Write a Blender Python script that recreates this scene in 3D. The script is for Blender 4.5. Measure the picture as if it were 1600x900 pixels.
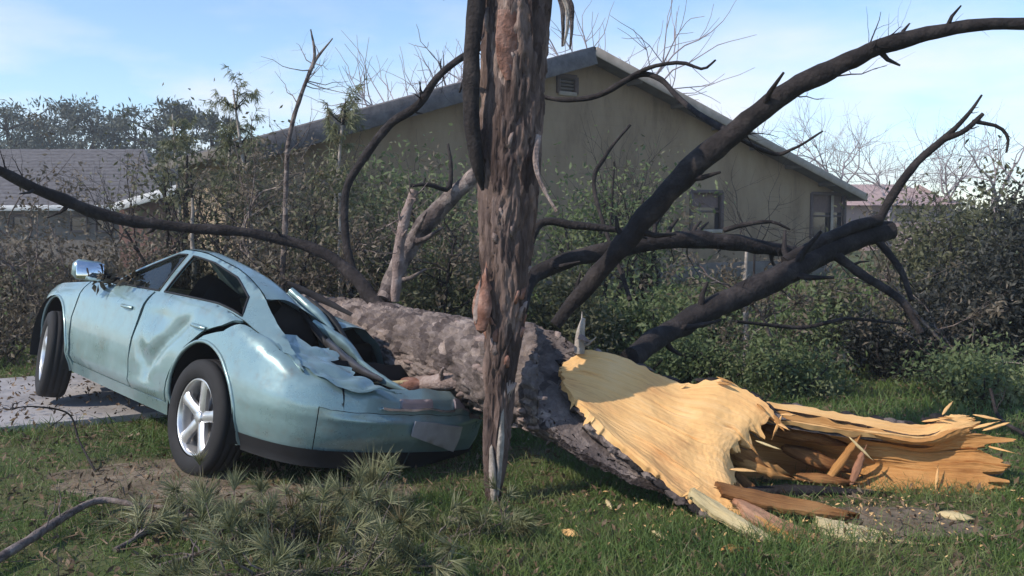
import bpy, math, random
import numpy as np
from mathutils import Vector, Matrix, noise, geometry
R = math.radians
scn = bpy.context.scene
for o in list(bpy.data.objects): bpy.data.objects.remove(o)

# ------------------------------------------------------------------ camera
F = 1386.0; CAMZ = 1.55; HOR = 345.0
PITCH = math.atan((450 - HOR) / F)
cam_d = bpy.data.cameras.new('camera'); cam = bpy.data.objects.new('camera', cam_d)
scn.collection.objects.link(cam); scn.camera = cam
cam.location = (0, 0, CAMZ); cam.rotation_euler = (math.pi / 2 - PITCH, 0, 0)
cam_d.sensor_width = 36; cam_d.lens = 36 * F / 1600; cam_d.clip_end = 3000; cam_d.clip_start = 0.05

# ------------------------------------------------------------------ sky and sun
SUN_EL = 40.0
SUN_DIR = Vector((-0.88, -0.475, 0)).normalized() * math.cos(R(SUN_EL)) + Vector((0, 0, math.sin(R(SUN_EL))))  # towards the sun
w = bpy.data.worlds.new('World'); scn.world = w; w.use_nodes = True
nt = w.node_tree; nt.nodes.clear()
def N(t, **k):
    n = nt.nodes.new(t)
    for a, b in k.items(): setattr(n, a, b)
    return n
sky = N('ShaderNodeTexSky', sky_type='NISHITA', sun_disc=False)
sky.sun_elevation = R(SUN_EL); sky.sun_rotation = math.atan2(SUN_DIR.x, SUN_DIR.y)
sky.air_density = 1.0; sky.dust_density = 0.1; sky.ozone_density = 4.0
tc = N('ShaderNodeTexCoord'); mp = N('ShaderNodeMapping'); mp.inputs['Scale'].default_value = (1, 1, 3.2)
nz = N('ShaderNodeTexNoise'); nz.inputs['Scale'].default_value = 2.3; nz.inputs['Detail'].default_value = 7; nz.inputs['Roughness'].default_value = .55
mp.inputs['Location'].default_value = (1.35, 0.6, 0.2)
rp = N('ShaderNodeValToRGB'); rp.color_ramp.elements[0].position = .48; rp.color_ramp.elements[1].position = .68
sep = N('ShaderNodeSeparateXYZ')
low = N('ShaderNodeMapRange'); low.inputs[1].default_value = .11; low.inputs[2].default_value = .26; low.inputs[3].default_value = 1.0; low.inputs[4].default_value = .06
mul = N('ShaderNodeMath', operation='MULTIPLY')
mix = N('ShaderNodeMix', data_type='RGBA'); mix.inputs['B'].default_value = (5.5, 5.25, 5.6, 1)
bg = N('ShaderNodeBackground'); bg.inputs['Strength'].default_value = .15
out = N('ShaderNodeOutputWorld')
L = nt.links.new
L(tc.outputs['Generated'], mp.inputs['Vector']); L(mp.outputs[0], nz.inputs['Vector']); L(nz.outputs['Fac'], rp.inputs[0])
L(tc.outputs['Generated'], sep.inputs[0]); L(sep.outputs['Z'], low.inputs[0])
L(rp.outputs[0], mul.inputs[0]); L(low.outputs[0], mul.inputs[1]); L(mul.outputs[0], mix.inputs['Factor'])
L(sky.outputs[0], mix.inputs['A']); L(mix.outputs['Result'], bg.inputs['Color']); L(bg.outputs[0], out.inputs[0])
sd = bpy.data.lights.new('sun', 'SUN'); sd.energy = 3.1; sd.angle = R(.6); sd.color = (1, .91, .78)
so = bpy.data.objects.new('sun', sd); scn.collection.objects.link(so); so.location = SUN_DIR * 50
so.rotation_euler = SUN_DIR.to_track_quat('Z', 'Y').to_euler()
scn.view_settings.view_transform = 'Standard'; scn.view_settings.look = 'None'
scn.view_settings.exposure = 0.54; scn.view_settings.gamma = 1

# ------------------------------------------------------------------ helpers
rng = np.random.default_rng(7); random.seed(7)
FW = Vector((0, math.cos(PITCH), -math.sin(PITCH))); UP = Vector((0, math.sin(PITCH), math.cos(PITCH)))
def ray(px, py): return Vector((1, 0, 0)) * ((px - 800) / F) + UP * (-(py - 450) / F) + FW
def at(px, py, Y):                       # the point seen at a pixel, Y metres in front
    d = ray(px, py); return Vector((0, 0, CAMZ)) + d * (Y / d.y)
def ground_at(px, py, z=0):
    d = ray(px, py); return Vector((0, 0, CAMZ)) + d * ((z - CAMZ) / d.z)
def gz(x, y):                            # terrain height
    a = noise.noise(Vector((x * .55, y * .55, 3.1))) * .035 + noise.noise(Vector((x * 1.7, y * 1.7, 7.7))) * .016
    return a - .01
def link(o): scn.collection.objects.link(o); return o

class MB:
    """collects triangles / quads for one mesh"""
    def __init__(s): s.v = []; s.f = []; s.uv = None; s.n = 0
    def add(s, verts, faces):
        verts = np.asarray(verts, dtype=float).reshape(-1, 3); faces = np.asarray(faces, dtype=np.int64)
        if len(verts) == 0: return s
        s.v.append(verts); s.f.append(faces + s.n); s.n += len(verts); return s
    def build(s, name, mat, parent=None, loc=None, smooth=True, sharp=None):
        if loc is None: loc = parent.location if parent is not None and parent.parent is None else (parent['_o'] if parent is not None else (0, 0, 0))
        loc = np.array(loc, dtype=float)
        V = np.concatenate(s.v) - loc
        me = bpy.data.meshes.new(name)
        loops = np.concatenate([f.ravel() for f in s.f]); cnt = np.concatenate([np.full(len(f), f.shape[1]) for f in s.f])
        me.vertices.add(len(V)); me.vertices.foreach_set('co', V.ravel())
        me.loops.add(len(loops)); me.loops.foreach_set('vertex_index', loops.astype(np.int32))
        me.polygons.add(len(cnt)); st = np.concatenate([[0], np.cumsum(cnt)[:-1]])
        me.polygons.foreach_set('loop_start', st.astype(np.int32))
        if s.uv is not None:
            ul = me.uv_layers.new(name='UVMap'); ul.data.foreach_set('uv', np.asarray(s.uv)[loops].ravel().astype(np.float32))
        me.update(calc_edges=True); me.validate()
        if smooth: me.shade_smooth()
        if sharp: me.set_sharp_from_angle(angle=R(sharp))
        me.materials.append(M[mat] if isinstance(mat, str) else mat)
        o = link(bpy.data.objects.new(name, me))
        if parent is None: o.location = loc
        else: o.parent = parent
        o['_o'] = [float(q) for q in loc]
        return o

def tag(o, label=None, cat=None, group=None, kind=None):
    if label: o['label'] = label
    if cat: o['category'] = cat
    if group: o['group'] = group
    if kind: o['kind'] = kind
    return o
def thing(name, loc, label, cat, group=None):
    o = link(bpy.data.objects.new(name, None)); o.location = loc; o.empty_display_size = .2
    o['_o'] = [float(q) for q in loc]
    return tag(o, label, cat, group)

def catmull(P, n, closed=False):
    P = np.asarray(P, dtype=float); m = len(P)
    if m == 2:
        t = np.linspace(0, 1, n)[:, None]; return P[0] * (1 - t) + P[1] * t
    Q = np.vstack([2 * P[0] - P[1], P, 2 * P[-1] - P[-2]])
    t = np.linspace(0, m - 1 - 1e-9, n); i = t.astype(int); u = (t - i)[:, None]
    a, b, c, d = Q[i], Q[i + 1], Q[i + 2], Q[i + 3]
    return .5 * ((2 * b) + (-a + c) * u + (2 * a - 5 * b + 4 * c - d) * u ** 2 + (-a + 3 * b - 3 * c + d) * u ** 3)

def frames(P):
    P = np.asarray(P); T = np.gradient(P, axis=0); T /= np.linalg.norm(T, axis=1)[:, None] + 1e-9
    ref = np.array([0, 0, 1.]) if abs(T[0][2]) < .9 else np.array([0, 1., 0])
    U = np.zeros_like(T)
    u = np.cross(T[0], ref); u /= np.linalg.norm(u)
    for i in range(len(T)):
        u = u - T[i] * np.dot(u, T[i]); u /= np.linalg.norm(u) + 1e-9; U[i] = u
    return T, U, np.cross(T, U)

def tube(mb, P, r, seg=8, cap=True, wob=0, wscale=6., disp=None):
    P = np.asarray(P, dtype=float); n = len(P); r = np.broadcast_to(np.asarray(r, dtype=float), (n,))
    T, U, W = frames(P); th = np.linspace(0, 2 * math.pi, seg, endpoint=False)
    rr = np.repeat(r[:, None], seg, 1).copy()
    base = P[:, None, :] + rr[..., None] * (np.cos(th)[None, :, None] * U[:, None] + np.sin(th)[None, :, None] * W[:, None])
    if wob:
        for i in range(n):
            for j in range(seg):
                rr[i, j] *= 1 + wob * noise.noise(Vector(base[i, j] * wscale))
    if disp is not None:
        s = np.concatenate([[0], np.cumsum(np.linalg.norm(np.diff(P, axis=0), axis=1))])
        for i in range(n):
            for j in range(seg): rr[i, j] += disp(s[i], th[j], r[i])
    V = P[:, None, :] + rr[..., None] * (np.cos(th)[None, :, None] * U[:, None] + np.sin(th)[None, :, None] * W[:, None])
    V = V.reshape(-1, 3)
    i, j = np.meshgrid(np.arange(n - 1), np.arange(seg), indexing='ij'); j2 = (j + 1) % seg
    Q = np.stack([i * seg + j, i * seg + j2, (i + 1) * seg + j2, (i + 1) * seg + j], -1).reshape(-1, 4)
    mb.add(V, Q)
    if cap:
        for k, rev in ((0, 1), (n - 1, 0)):
            ring = V[k * seg:(k + 1) * seg]; c = P[k]
            vv = np.vstack([ring, c]); jj = np.arange(seg)
            f = np.stack([jj, (jj + 1) % seg, np.full(seg, seg)], -1)
            if rev: f = f[:, ::-1]
            mb.add(vv, f)
    return V.reshape(n, seg, 3)

def box(mb, c, sx, sy, sz, rot=None, bev=0):
    c = np.array(c, dtype=float)
    h = np.array([sx, sy, sz]) / 2
    if bev <= 0:
        v = np.array([[x, y, z] for x in (-1, 1) for y in (-1, 1) for z in (-1, 1)]) * h
        f = [[0, 1, 3, 2], [4, 6, 7, 5], [0, 4, 5, 1], [2, 3, 7, 6], [0, 2, 6, 4], [1, 5, 7, 3]]
        if rot is not None: v = v @ np.array(rot).T
        mb.add(v + c, f); return
    b = min(bev, min(h) * .9)
    vs = []; idx = {}
    for sx_ in (-1, 1):
        for sy_ in (-1, 1):
            for sz_ in (-1, 1):
                s = np.array([sx_, sy_, sz_])
                for a in range(3):
                    q = s * (h - b); q[a] = s[a] * h[a]; idx[(sx_, sy_, sz_, a)] = len(vs); vs.append(q)
    f4 = []; f3 = []
    for a in range(3):
        o1, o2 = [(1, 2), (2, 0), (0, 1)][a]
        for s in (-1, 1):
            q = []
            for p1, p2 in ((-1, -1), (1, -1), (1, 1), (-1, 1)):
                k = [0, 0, 0]; k[a] = s; k[o1] = p1; k[o2] = p2; q.append(idx[(*k, a)])
            f4.append(q if s > 0 else q[::-1])
    for a in range(3):
        b1, b2 = [(1, 2), (2, 0), (0, 1)][a]
        for s1 in (-1, 1):
            for s2 in (-1, 1):
                k0 = [0, 0, 0]; k0[b1] = s1; k0[b2] = s2; k1 = list(k0); k0[a] = -1; k1[a] = 1
                q = [idx[(*k0, b1)], idx[(*k1, b1)], idx[(*k1, b2)], idx[(*k0, b2)]]
                f4.append(q if s1 * s2 < 0 else q[::-1])
    for s1 in (-1, 1):
        for s2 in (-1, 1):
            for s3 in (-1, 1):
                q = [idx[(s1, s2, s3, a)] for a in range(3)]; f3.append(q if s1 * s2 * s3 > 0 else q[::-1])
    v = np.array(vs)
    if rot is not None: v = v @ np.array(rot).T
    mb.add(v + c, f4); mb.f.append(np.array(f3) + mb.n - len(vs))

def rot_basis(x, z=None):
    x = Vector(x).normalized(); z = Vector(z or (0, 0, 1)); y = z.cross(x).normalized(); z = x.cross(y)
    return np.array([[x.x, y.x, z.x], [x.y, y.y, z.y], [x.z, y.z, z.z]])

def rand_dirs(n, up=0.0):
    d = rng.normal(size=(n, 3)); d[:, 2] += up; return d / (np.linalg.norm(d, axis=1)[:, None] + 1e-9)
def leaves(mb, C, size, asp=.42, up=.3, var=.5, droop=0):
    """folded leaf faces (two triangles each) round the centres C"""
    C = np.asarray(C); n = len(C)
    if n == 0: return
    a = rand_dirs(n, up); a[:, 2] -= droop; a /= np.linalg.norm(a, axis=1)[:, None]
    b = np.cross(a, rand_dirs(n)); b /= np.linalg.norm(b, axis=1)[:, None] + 1e-9; c = np.cross(a, b)
    s = (size * (1 - var / 2 + var * rng.random(n)))[:, None]
    v0 = C; v1 = C + a * s * .5 + b * s * asp * .5 + c * s * .08; v2 = C + a * s; v3 = C + a * s * .5 - b * s * asp * .5 + c * s * .08
    V = np.stack([v0, v1, v2, v3], 1).reshape(-1, 3); k = np.arange(n)[:, None] * 4
    mb.add(V, np.concatenate([k + [[0, 1, 2]], k + [[0, 2, 3]]]))
def blades(mb, B, D, length, width, bend=None):
    """thin needle / grass blades: base B, direction D; 3 triangles each"""
    n = len(B); L_ = np.broadcast_to(np.asarray(length, float), (n,))[:, None]; W_ = np.broadcast_to(np.asarray(width, float), (n,))[:, None]
    s = np.cross(D, rand_dirs(n)); s /= np.linalg.norm(s, axis=1)[:, None] + 1e-9
    bd = np.zeros((n, 3)) if bend is None else bend
    mid = B + D * L_ * .55 + bd * L_ * .25; tip = B + D * L_ + bd * L_
    V = np.stack([B - s * W_ / 2, B + s * W_ / 2, mid + s * W_ * .4, mid - s * W_ * .4, tip], 1).reshape(-1, 3); k = np.arange(n)[:, None] * 5
    mb.add(V, k + [[0, 1, 2, 3]]); mb.f.append(k + [[3, 2, 4]] + mb.n - len(V))
def tuft(mb, c, axis, n, length, width, spread=.9):
    axis = np.asarray(axis, float); axis = axis / np.linalg.norm(axis)
    d = rand_dirs(n) * spread + axis; d /= np.linalg.norm(d, axis=1)[:, None]
    B = np.asarray(c) + axis * (rng.random(n)[:, None] - .6) * length * .35
    bd = np.tile([0, 0, -.18], (n, 1)) * rng.random((n, 1))
    blades(mb, B, d, length * (.65 + .45 * rng.random(n)), width, bd)

# ------------------------------------------------------------------ materials
M = {}
def mat(name, build):
    m = bpy.data.materials.new(name); m.use_nodes = True; t = m.node_tree; t.nodes.clear()
    o = t.nodes.new('ShaderNodeOutputMaterial'); p = t.nodes.new('ShaderNodeBsdfPrincipled'); t.links.new(p.outputs[0], o.inputs[0])
    def nd(ty, **k):
        n = t.nodes.new(ty)
        for a, b in k.items():
            if a.startswith('i_'): n.inputs[a[2:].replace('_', ' ')].default_value = b
            else: setattr(n, a, b)
        return n
    build(t, p, nd, t.links.new, o); M[name] = m; return m
def ramp(nd, cols):
    r = nd('ShaderNodeValToRGB'); e = r.color_ramp.elements
    while len(e) > len(cols): e.remove(e[-1])
    while len(e) < len(cols): e.new(.5)
    for k, (p, c) in enumerate(cols): e[k].position = p; e[k].color = (*c, 1)
    return r
def noisy(cols, scale=5, detail=8, rough=.8, bump=0, bscale=None, mapping=(1, 1, 1), coord='Object', spec=.3, distortion=0, nrough=.6):
    def b(t, p, nd, ln, o):
        tc = nd('ShaderNodeTexCoord'); mp = nd('ShaderNodeMapping'); mp.inputs['Scale'].default_value = mapping
        n = nd('ShaderNodeTexNoise', i_Scale=scale, i_Detail=detail, i_Roughness=nrough, i_Distortion=distortion)
        r = ramp(nd, cols); ln(tc.outputs[coord], mp.inputs[0]); ln(mp.outputs[0], n.inputs['Vector']); ln(n.outputs['Fac'], r.inputs[0])
        ln(r.outputs[0], p.inputs['Base Color']); p.inputs['Roughness'].default_value = rough; p.inputs['Specular IOR Level'].default_value = spec
        if bump:
            n2 = nd('ShaderNodeTexNoise', i_Scale=bscale or scale * 4, i_Detail=6.); ln(mp.outputs[0], n2.inputs['Vector'])
            bp = nd('ShaderNodeBump', i_Strength=bump, i_Distance=.02); ln(n2.outputs['Fac'], bp.inputs['Height']); ln(bp.outputs[0], p.inputs['Normal'])
    return b
def foliage(cols, scale=2.5, trans=.3):
    def b(t, p, nd, ln, o):
        noisy(cols, scale, 4, .55, spec=.35)(t, p, nd, ln, o)
        tr = nd('ShaderNodeBsdfTranslucent'); ms = nd('ShaderNodeMixShader'); ms.inputs[0].default_value = trans
        src = p.inputs['Base Color'].links[0].from_socket; ln(src, tr.inputs['Color'])
        ln(p.outputs[0], ms.inputs[1]); ln(tr.outputs[0], ms.inputs[2]); ln(ms.outputs[0], o.inputs[0])
    return b
def plain(c, rough=.5, metal=0, spec=.5, coat=0):
    def b(t, p, nd, ln, o):
        n = nd('ShaderNodeTexNoise', i_Scale=14., i_Detail=6.); tc = nd('ShaderNodeTexCoord'); ln(tc.outputs['Object'], n.inputs['Vector'])
        r = ramp(nd, [(.3, tuple(q * .82 for q in c)), (.7, tuple(min(1, q * 1.08) for q in c))]); ln(n.outputs['Fac'], r.inputs[0]); ln(r.outputs[0], p.inputs['Base Color'])
        p.inputs['Roughness'].default_value = rough; p.inputs['Metallic'].default_value = metal; p.inputs['Specular IOR Level'].default_value = spec
        p.inputs['Coat Weight'].default_value = coat; p.inputs['Coat Roughness'].default_value = .06
    return b
mat('soil', noisy([(.30, (.05, .062, .025)), (.47, (.075, .10, .034)), (.62, (.13, .11, .065)), (.78, (.20, .16, .115))], 1.3, 12, .95, .6, 22, spec=.1, nrough=.65))
mat('dirt', noisy([(.3, (.11, .085, .06)), (.55, (.19, .15, .11)), (.75, (.28, .23, .18))], 3.5, 12, .95, .7, 30, spec=.1))
mat('concrete', noisy([(.25, (.22, .205, .205)), (.5, (.34, .32, .32)), (.75, (.42, .40, .40))], 2.2, 12, .9, .25, 60, spec=.2))
mat('grass', foliage([(.3, (.065, .115, .03)), (.5, (.12, .185, .048)), (.64, (.18, .205, .075)), (.78, (.27, .25, .13))], 1.6, .3))
mat('grass_dry', foliage([(.3, (.14, .12, .06)), (.6, (.26, .21, .13)), (.8, (.34, .29, .2))], 3, .2))
mat('litter', noisy([(.3, (.06, .04, .025)), (.5, (.14, .09, .055)), (.7, (.26, .19, .13))], 7, 4, .9))
mat('bark_plate', noisy([(.28, (.13, .095, .085)), (.5, (.25, .185, .165)), (.7, (.42, .34, .31))], 9, 10, .92, .6, 60, spec=.15, nrough=.7))
mat('bark_orange', noisy([(.3, (.14, .065, .045)), (.5, (.26, .135, .10)), (.7, (.40, .25, .20))], 12, 8, .9, .5, 60, spec=.15))
mat('bark_dark', noisy([(.3, (.013, .011, .011)), (.5, (.028, .023, .023)), (.72, (.068, .056, .053))], 7, 10, .9, .7, 40, spec=.2, nrough=.7))
mat('bark_pale', noisy([(.3, (.20, .17, .14)), (.5, (.34, .29, .25)), (.7, (.5, .44, .39))], 9, 8, .9, .5, 50, spec=.15))
mat('twig_far', noisy([(.3, (.22, .18, .19)), (.7, (.38, .32, .33))], 4, 4, .9))
def bark_b(c1, c2, mapping):
    def b(t, p, nd, ln, o):
        noisy(c1, 6, 10, .92, .7, 45, mapping=mapping, spec=.15, nrough=.7)(t, p, nd, ln, o)
        r = p.inputs['Base Color'].links[0].from_node; mp = r.inputs[0].links[0].from_node.inputs['Vector'].links[0].from_node
        n = nd('ShaderNodeTexNoise', i_Scale=9., i_Detail=3.); va = nd('ShaderNodeVectorMath', operation='MULTIPLY_ADD'); va.inputs[1].default_value = (.09,) * 3
        ln(mp.outputs[0], n.inputs['Vector']); ln(n.outputs['Color'], va.inputs[0]); ln(mp.outputs[0], va.inputs[2])
        v = nd('ShaderNodeTexVoronoi', i_Scale=13.); ln(va.outputs[0], v.inputs['Vector'])
        sp_ = nd('ShaderNodeSeparateColor'); ln(v.outputs['Color'], sp_.inputs[0]); r2 = ramp(nd, c2); ln(sp_.outputs[0], r2.inputs[0])
        mx = nd('ShaderNodeMix', data_type='RGBA', blend_type='MULTIPLY'); mx.inputs['Factor'].default_value = 1; ln(r.outputs[0], mx.inputs['A']); ln(r2.outputs[0], mx.inputs['B']); ln(mx.outputs['Result'], p.inputs['Base Color'])
    return b
PLT = [(.0, (.45, .42, .44)), (.4, (.8, .76, .77)), (.8, (1.15, 1.1, 1.08)), (1, (1.5, 1.4, 1.35))]
mat('bark', bark_b([(.28, (.06, .05, .046)), (.45, (.135, .112, .102)), (.58, (.215, .182, .166)), (.75, (.34, .295, .27))], PLT, (1, 1, 1)))
mat('bark_upright', bark_b([(.28, (.045, .031, .027)), (.45, (.10, .072, .062)), (.58, (.18, .135, .118)), (.75, (.36, .295, .262))], PLT, (1.5, 1.5, .36)))
def wood(cols, bump=.5):
    def b(t, p, nd, ln, o):
        uv = nd('ShaderNodeUVMap'); mp = nd('ShaderNodeMapping'); mp.inputs['Scale'].default_value = (1.8, 15, 1)
        n = nd('ShaderNodeTexNoise', i_Scale=2.1, i_Detail=13., i_Roughness=.72, i_Distortion=.9)
        tc = nd('ShaderNodeTexCoord'); n3 = nd('ShaderNodeTexNoise', i_Scale=3.2, i_Detail=6.)
        ln(uv.outputs[0], mp.inputs[0]); ln(mp.outputs[0], n.inputs['Vector']); ln(tc.outputs['Object'], n3.inputs['Vector'])
        m = nd('ShaderNodeMath', operation='ADD'); m2 = nd('ShaderNodeMath', operation='MULTIPLY', use_clamp=False); m2.inputs[1].default_value = .5
        ln(n.outputs['Fac'], m.inputs[0]); ln(n3.outputs['Fac'], m.inputs[1]); ln(m.outputs[0], m2.inputs[0])
        r = ramp(nd, cols); ln(m2.outputs[0], r.inputs[0]); ln(r.outputs[0], p.inputs['Base Color'])
        p.inputs['Roughness'].default_value = .75; p.inputs['Specular IOR Level'].default_value = .2
        mpf = nd('ShaderNodeMapping'); mpf.inputs['Scale'].default_value = (2.5, 85, 1); nf = nd('ShaderNodeTexNoise', i_Scale=1.5, i_Detail=8., i_Roughness=.7, i_Distortion=.5); ln(uv.outputs[0], mpf.inputs[0]); ln(mpf.outputs[0], nf.inputs['Vector'])
        bp = nd('ShaderNodeBump', i_Strength=bump * .9, i_Distance=.012); ln(nf.outputs['Fac'], bp.inputs['Height']); ln(bp.outputs[0], p.inputs['Normal'])
        mxx = nd('ShaderNodeMix', data_type='RGBA', blend_type='MULTIPLY'); mxx.inputs['Factor'].default_value = .35; rf = ramp(nd, [(.33, (.42, .32, .24)), (.46, (1, 1, 1))]); ln(nf.outputs['Fac'], rf.inputs[0]); ln(r.outputs[0], mxx.inputs['A']); ln(rf.outputs[0], mxx.inputs['B']); ln(mxx.outputs['Result'], p.inputs['Base Color'])
    return b
mat('sapwood', wood([(.33, (.48, .22, .08)), (.42, (.72, .40, .165)), (.50, (.80, .47, .19)), (.66, (.85, .55, .27))]))
mat('heartwood', wood([(.34, (.09, .035, .015)), (.45, (.22, .09, .032)), (.56, (.40, .19, .07)), (.7, (.58, .32, .13))], .9))
mat('innerwood', wood([(.3, (.30, .12, .035)), (.45, (.48, .23, .075)), (.6, (.60, .32, .12)), (.75, (.70, .43, .19))], .7))
mat('redwood', wood([(.3, (.28, .12, .07)), (.5, (.48, .24, .14)), (.7, (.66, .40, .25))], .8))
mat('palewood', wood([(.3, (.50, .36, .17)), (.5, (.66, .52, .28)), (.7, (.76, .64, .40))], .6))
mat('leaf_olive', foliage([(.3, (.065, .07, .036)), (.5, (.115, .118, .06)), (.7, (.19, .178, .11))], 1.6, .35))
mat('leaf_green', foliage([(.3, (.075, .11, .045)), (.5, (.14, .18, .075)), (.7, (.24, .25, .125))], 1.6, .38))
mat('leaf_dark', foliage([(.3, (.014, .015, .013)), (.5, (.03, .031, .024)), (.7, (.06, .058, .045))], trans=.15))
mat('leaf_brown', foliage([(.3, (.07, .055, .038)), (.5, (.14, .112, .078)), (.7, (.25, .205, .155))]))
mat('needle', foliage([(.34, (.16, .12, .06)), (.42, (.12, .125, .055)), (.52, (.18, .19, .095)), (.68, (.30, .29, .17))], 4, .2))
mat('needle_pale', foliage([(.3, (.15, .15, .075)), (.5, (.26, .255, .14)), (.7, (.38, .36, .22))], 4, .25))
mat('pine_far', foliage([(.3, (.06, .07, .06)), (.5, (.09, .105, .085)), (.7, (.13, .14, .11))], .6, .2))  # distance haze put into the crown colour: lighter and bluer
def paint_b(t, p, nd, ln, o):
    tc = nd('ShaderNodeTexCoord'); n = nd('ShaderNodeTexNoise', i_Scale=3., i_Detail=10., i_Roughness=.7); ln(tc.outputs['Object'], n.inputs['Vector'])
    r = ramp(nd, [(.35, (.205, .305, .31)), (.6, (.24, .345, .35)), (.78, (.285, .375, .37))]); ln(n.outputs['Fac'], r.inputs[0]); ln(r.outputs[0], p.inputs['Base Color'])
    r2 = ramp(nd, [(.4, (.26,) * 3), (.75, (.55,) * 3)]); ln(n.outputs['Fac'], r2.inputs[0]); ln(r2.outputs[0], p.inputs['Roughness'])
    n4 = nd('ShaderNodeTexNoise', i_Scale=7., i_Detail=14., i_Roughness=.78); ln(tc.outputs['Object'], n4.inputs['Vector'])
    r4 = ramp(nd, [(.50, (0,) * 3), (.60, (.22,) * 3), (.74, (.85,) * 3)]); ln(n4.outputs['Fac'], r4.inputs[0])
    mx = nd('ShaderNodeMix', data_type='RGBA'); mx.inputs['B'].default_value = (.22, .185, .14, 1); ln(r4.outputs[0], mx.inputs['Factor']); ln(r.outputs[0], mx.inputs['A']); ln(mx.outputs['Result'], p.inputs['Base Color'])
    ct = nd('ShaderNodeMath', operation='MULTIPLY_ADD'); ct.inputs[1].default_value = -.9; ct.inputs[2].default_value = .7; ln(r4.outputs[0], ct.inputs[0]); ln(ct.outputs[0], p.inputs['Coat Weight'])
    p.inputs['Metallic'].default_value = .35; p.inputs['Coat Roughness'].default_value = .08
    n2 = nd('ShaderNodeTexNoise', i_Scale=4.5, i_Detail=3.); ln(tc.outputs['Object'], n2.inputs['Vector'])
    bp = nd('ShaderNodeBump', i_Strength=.22, i_Distance=.03); ln(n2.outputs['Fac'], bp.inputs['Height']); ln(bp.outputs[0], p.inputs['Normal'])
mat('paint', paint_b)
mat('rubber', plain((.022, .021, .022), .8, 0, .3)); mat('plastic', plain((.018, .018, .02), .6, 0, .3))
mat('alloy', plain((.70, .69, .68), .32, .75)); mat('steel', plain((.18, .17, .17), .5, .7))
mat('interior', plain((.035, .032, .034), .85, 0, .2)); mat('chrome', plain((.75, .76, .78), .15, .9))
mat('lamp_red', plain((.30, .24, .25), .2, .2, .6, .6)); mat('plate', plain((.36, .34, .36), .5)); mat('plate_ink', plain((.08, .10, .2), .5))
mat('mirror', plain((.85, .86, .88), .03, 1.0)); mat('white_part', plain((.78, .78, .8), .4))
def glass_b(t, p, nd, ln, o):
    p.inputs['Base Color'].default_value = (.02, .025, .025, 1); p.inputs['Roughness'].default_value = .06; p.inputs['IOR'].default_value = 2.1
    tr = nd('ShaderNodeBsdfTransparent'); tr.inputs[0].default_value = (.45, .5, .48, 1)
    ms = nd('ShaderNodeMixShader'); lw = nd('ShaderNodeLayerWeight', i_Blend=.35)
    mr = nd('ShaderNodeMapRange'); mr.inputs[3].default_value = .30; mr.inputs[4].default_value = 1; ln(lw.outputs['Fresnel'], mr.inputs[0])
    ln(mr.outputs[0], ms.inputs[0]); ln(tr.outputs[0], ms.inputs[1]); ln(p.outputs[0], ms.inputs[2]); ln(ms.outputs[0], o.inputs[0])
mat('glass', glass_b)
def siding_b(t, p, nd, ln, o):
    noisy([(.3, (.16, .112, .072)), (.47, (.27, .195, .128)), (.7, (.34, .26, .175))], 1.1, 12, .85, nrough=.7, mapping=(1, 1, .35))(t, p, nd, ln, o)
    tc = nd('ShaderNodeTexCoord'); wv = nd('ShaderNodeTexWave', wave_type='BANDS', bands_direction='Z', wave_profile='SAW', i_Scale=1.6)
    ln(tc.outputs['Object'], wv.inputs[0]); bp = nd('ShaderNodeBump', i_Strength=.5, i_Distance=.02); ln(wv.outputs['Fac'], bp.inputs['Height']); ln(bp.outputs[0], p.inputs['Normal'])
mat('siding', siding_b)
mat('shingle', noisy([(.3, (.075, .07, .075)), (.5, (.115, .108, .115)), (.7, (.16, .15, .155))], 6, 10, .95, .6, 30))
mat('trim', noisy([(.3, (.26, .22, .185)), (.6, (.36, .31, .265)), (.8, (.44, .39, .34))], 4, 8, .8))
mat('soffit', noisy([(.3, (.10, .085, .075)), (.7, (.16, .14, .12))], 3, 6, .9))
mat('pane', plain((.03, .028, .032), .08, 0, .6)); mat('shade', plain((.16, .11, .10), .9)); mat('door_brown', plain((.10, .07, .065), .7))
mat('brick', noisy([(.3, (.12, .065, .05)), (.5, (.19, .10, .08)), (.7, (.25, .15, .12))], 8, 8, .9, .5, 40))
mat('dull_wall', noisy([(.3, (.11, .095, .085)), (.6, (.17, .15, .135))], 3, 8, .9)); mat('pink_wall', noisy([(.3, (.36, .25, .23)), (.7, (.44, .32, .30))], 2, 6, .9))
mat('sawdust', noisy([(.3, (.5, .28, .11)), (.7, (.78, .52, .26))], 9, 4, .9))
mat('litter_white', plain((.62, .62, .62), .6))

# ------------------------------------------------------------------ ground
def axis(vals): return np.unique(np.round(np.concatenate(vals), 4))
gx = axis([np.linspace(-6, 6, 161), np.linspace(-40, 40, 81), np.linspace(-220, 220, 23)])
gy = axis([np.linspace(2, 12, 135), np.linspace(-20, 50, 61), np.linspace(-50, 260, 20)])
VV = np.array([[x, y, gz(x, y) if abs(x) < 60 and abs(y) < 60 else 0] for y in gy for x in gx]); nx = len(gx)
i, j = np.meshgrid(np.arange(len(gy) - 1), np.arange(nx - 1), indexing='ij')
Q = np.stack([i * nx + j, i * nx + j + 1, (i + 1) * nx + j + 1, (i + 1) * nx + j], -1).reshape(-1, 4)
tag(MB().add(VV, Q).build('ground', 'soil'), kind='structure')
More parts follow.
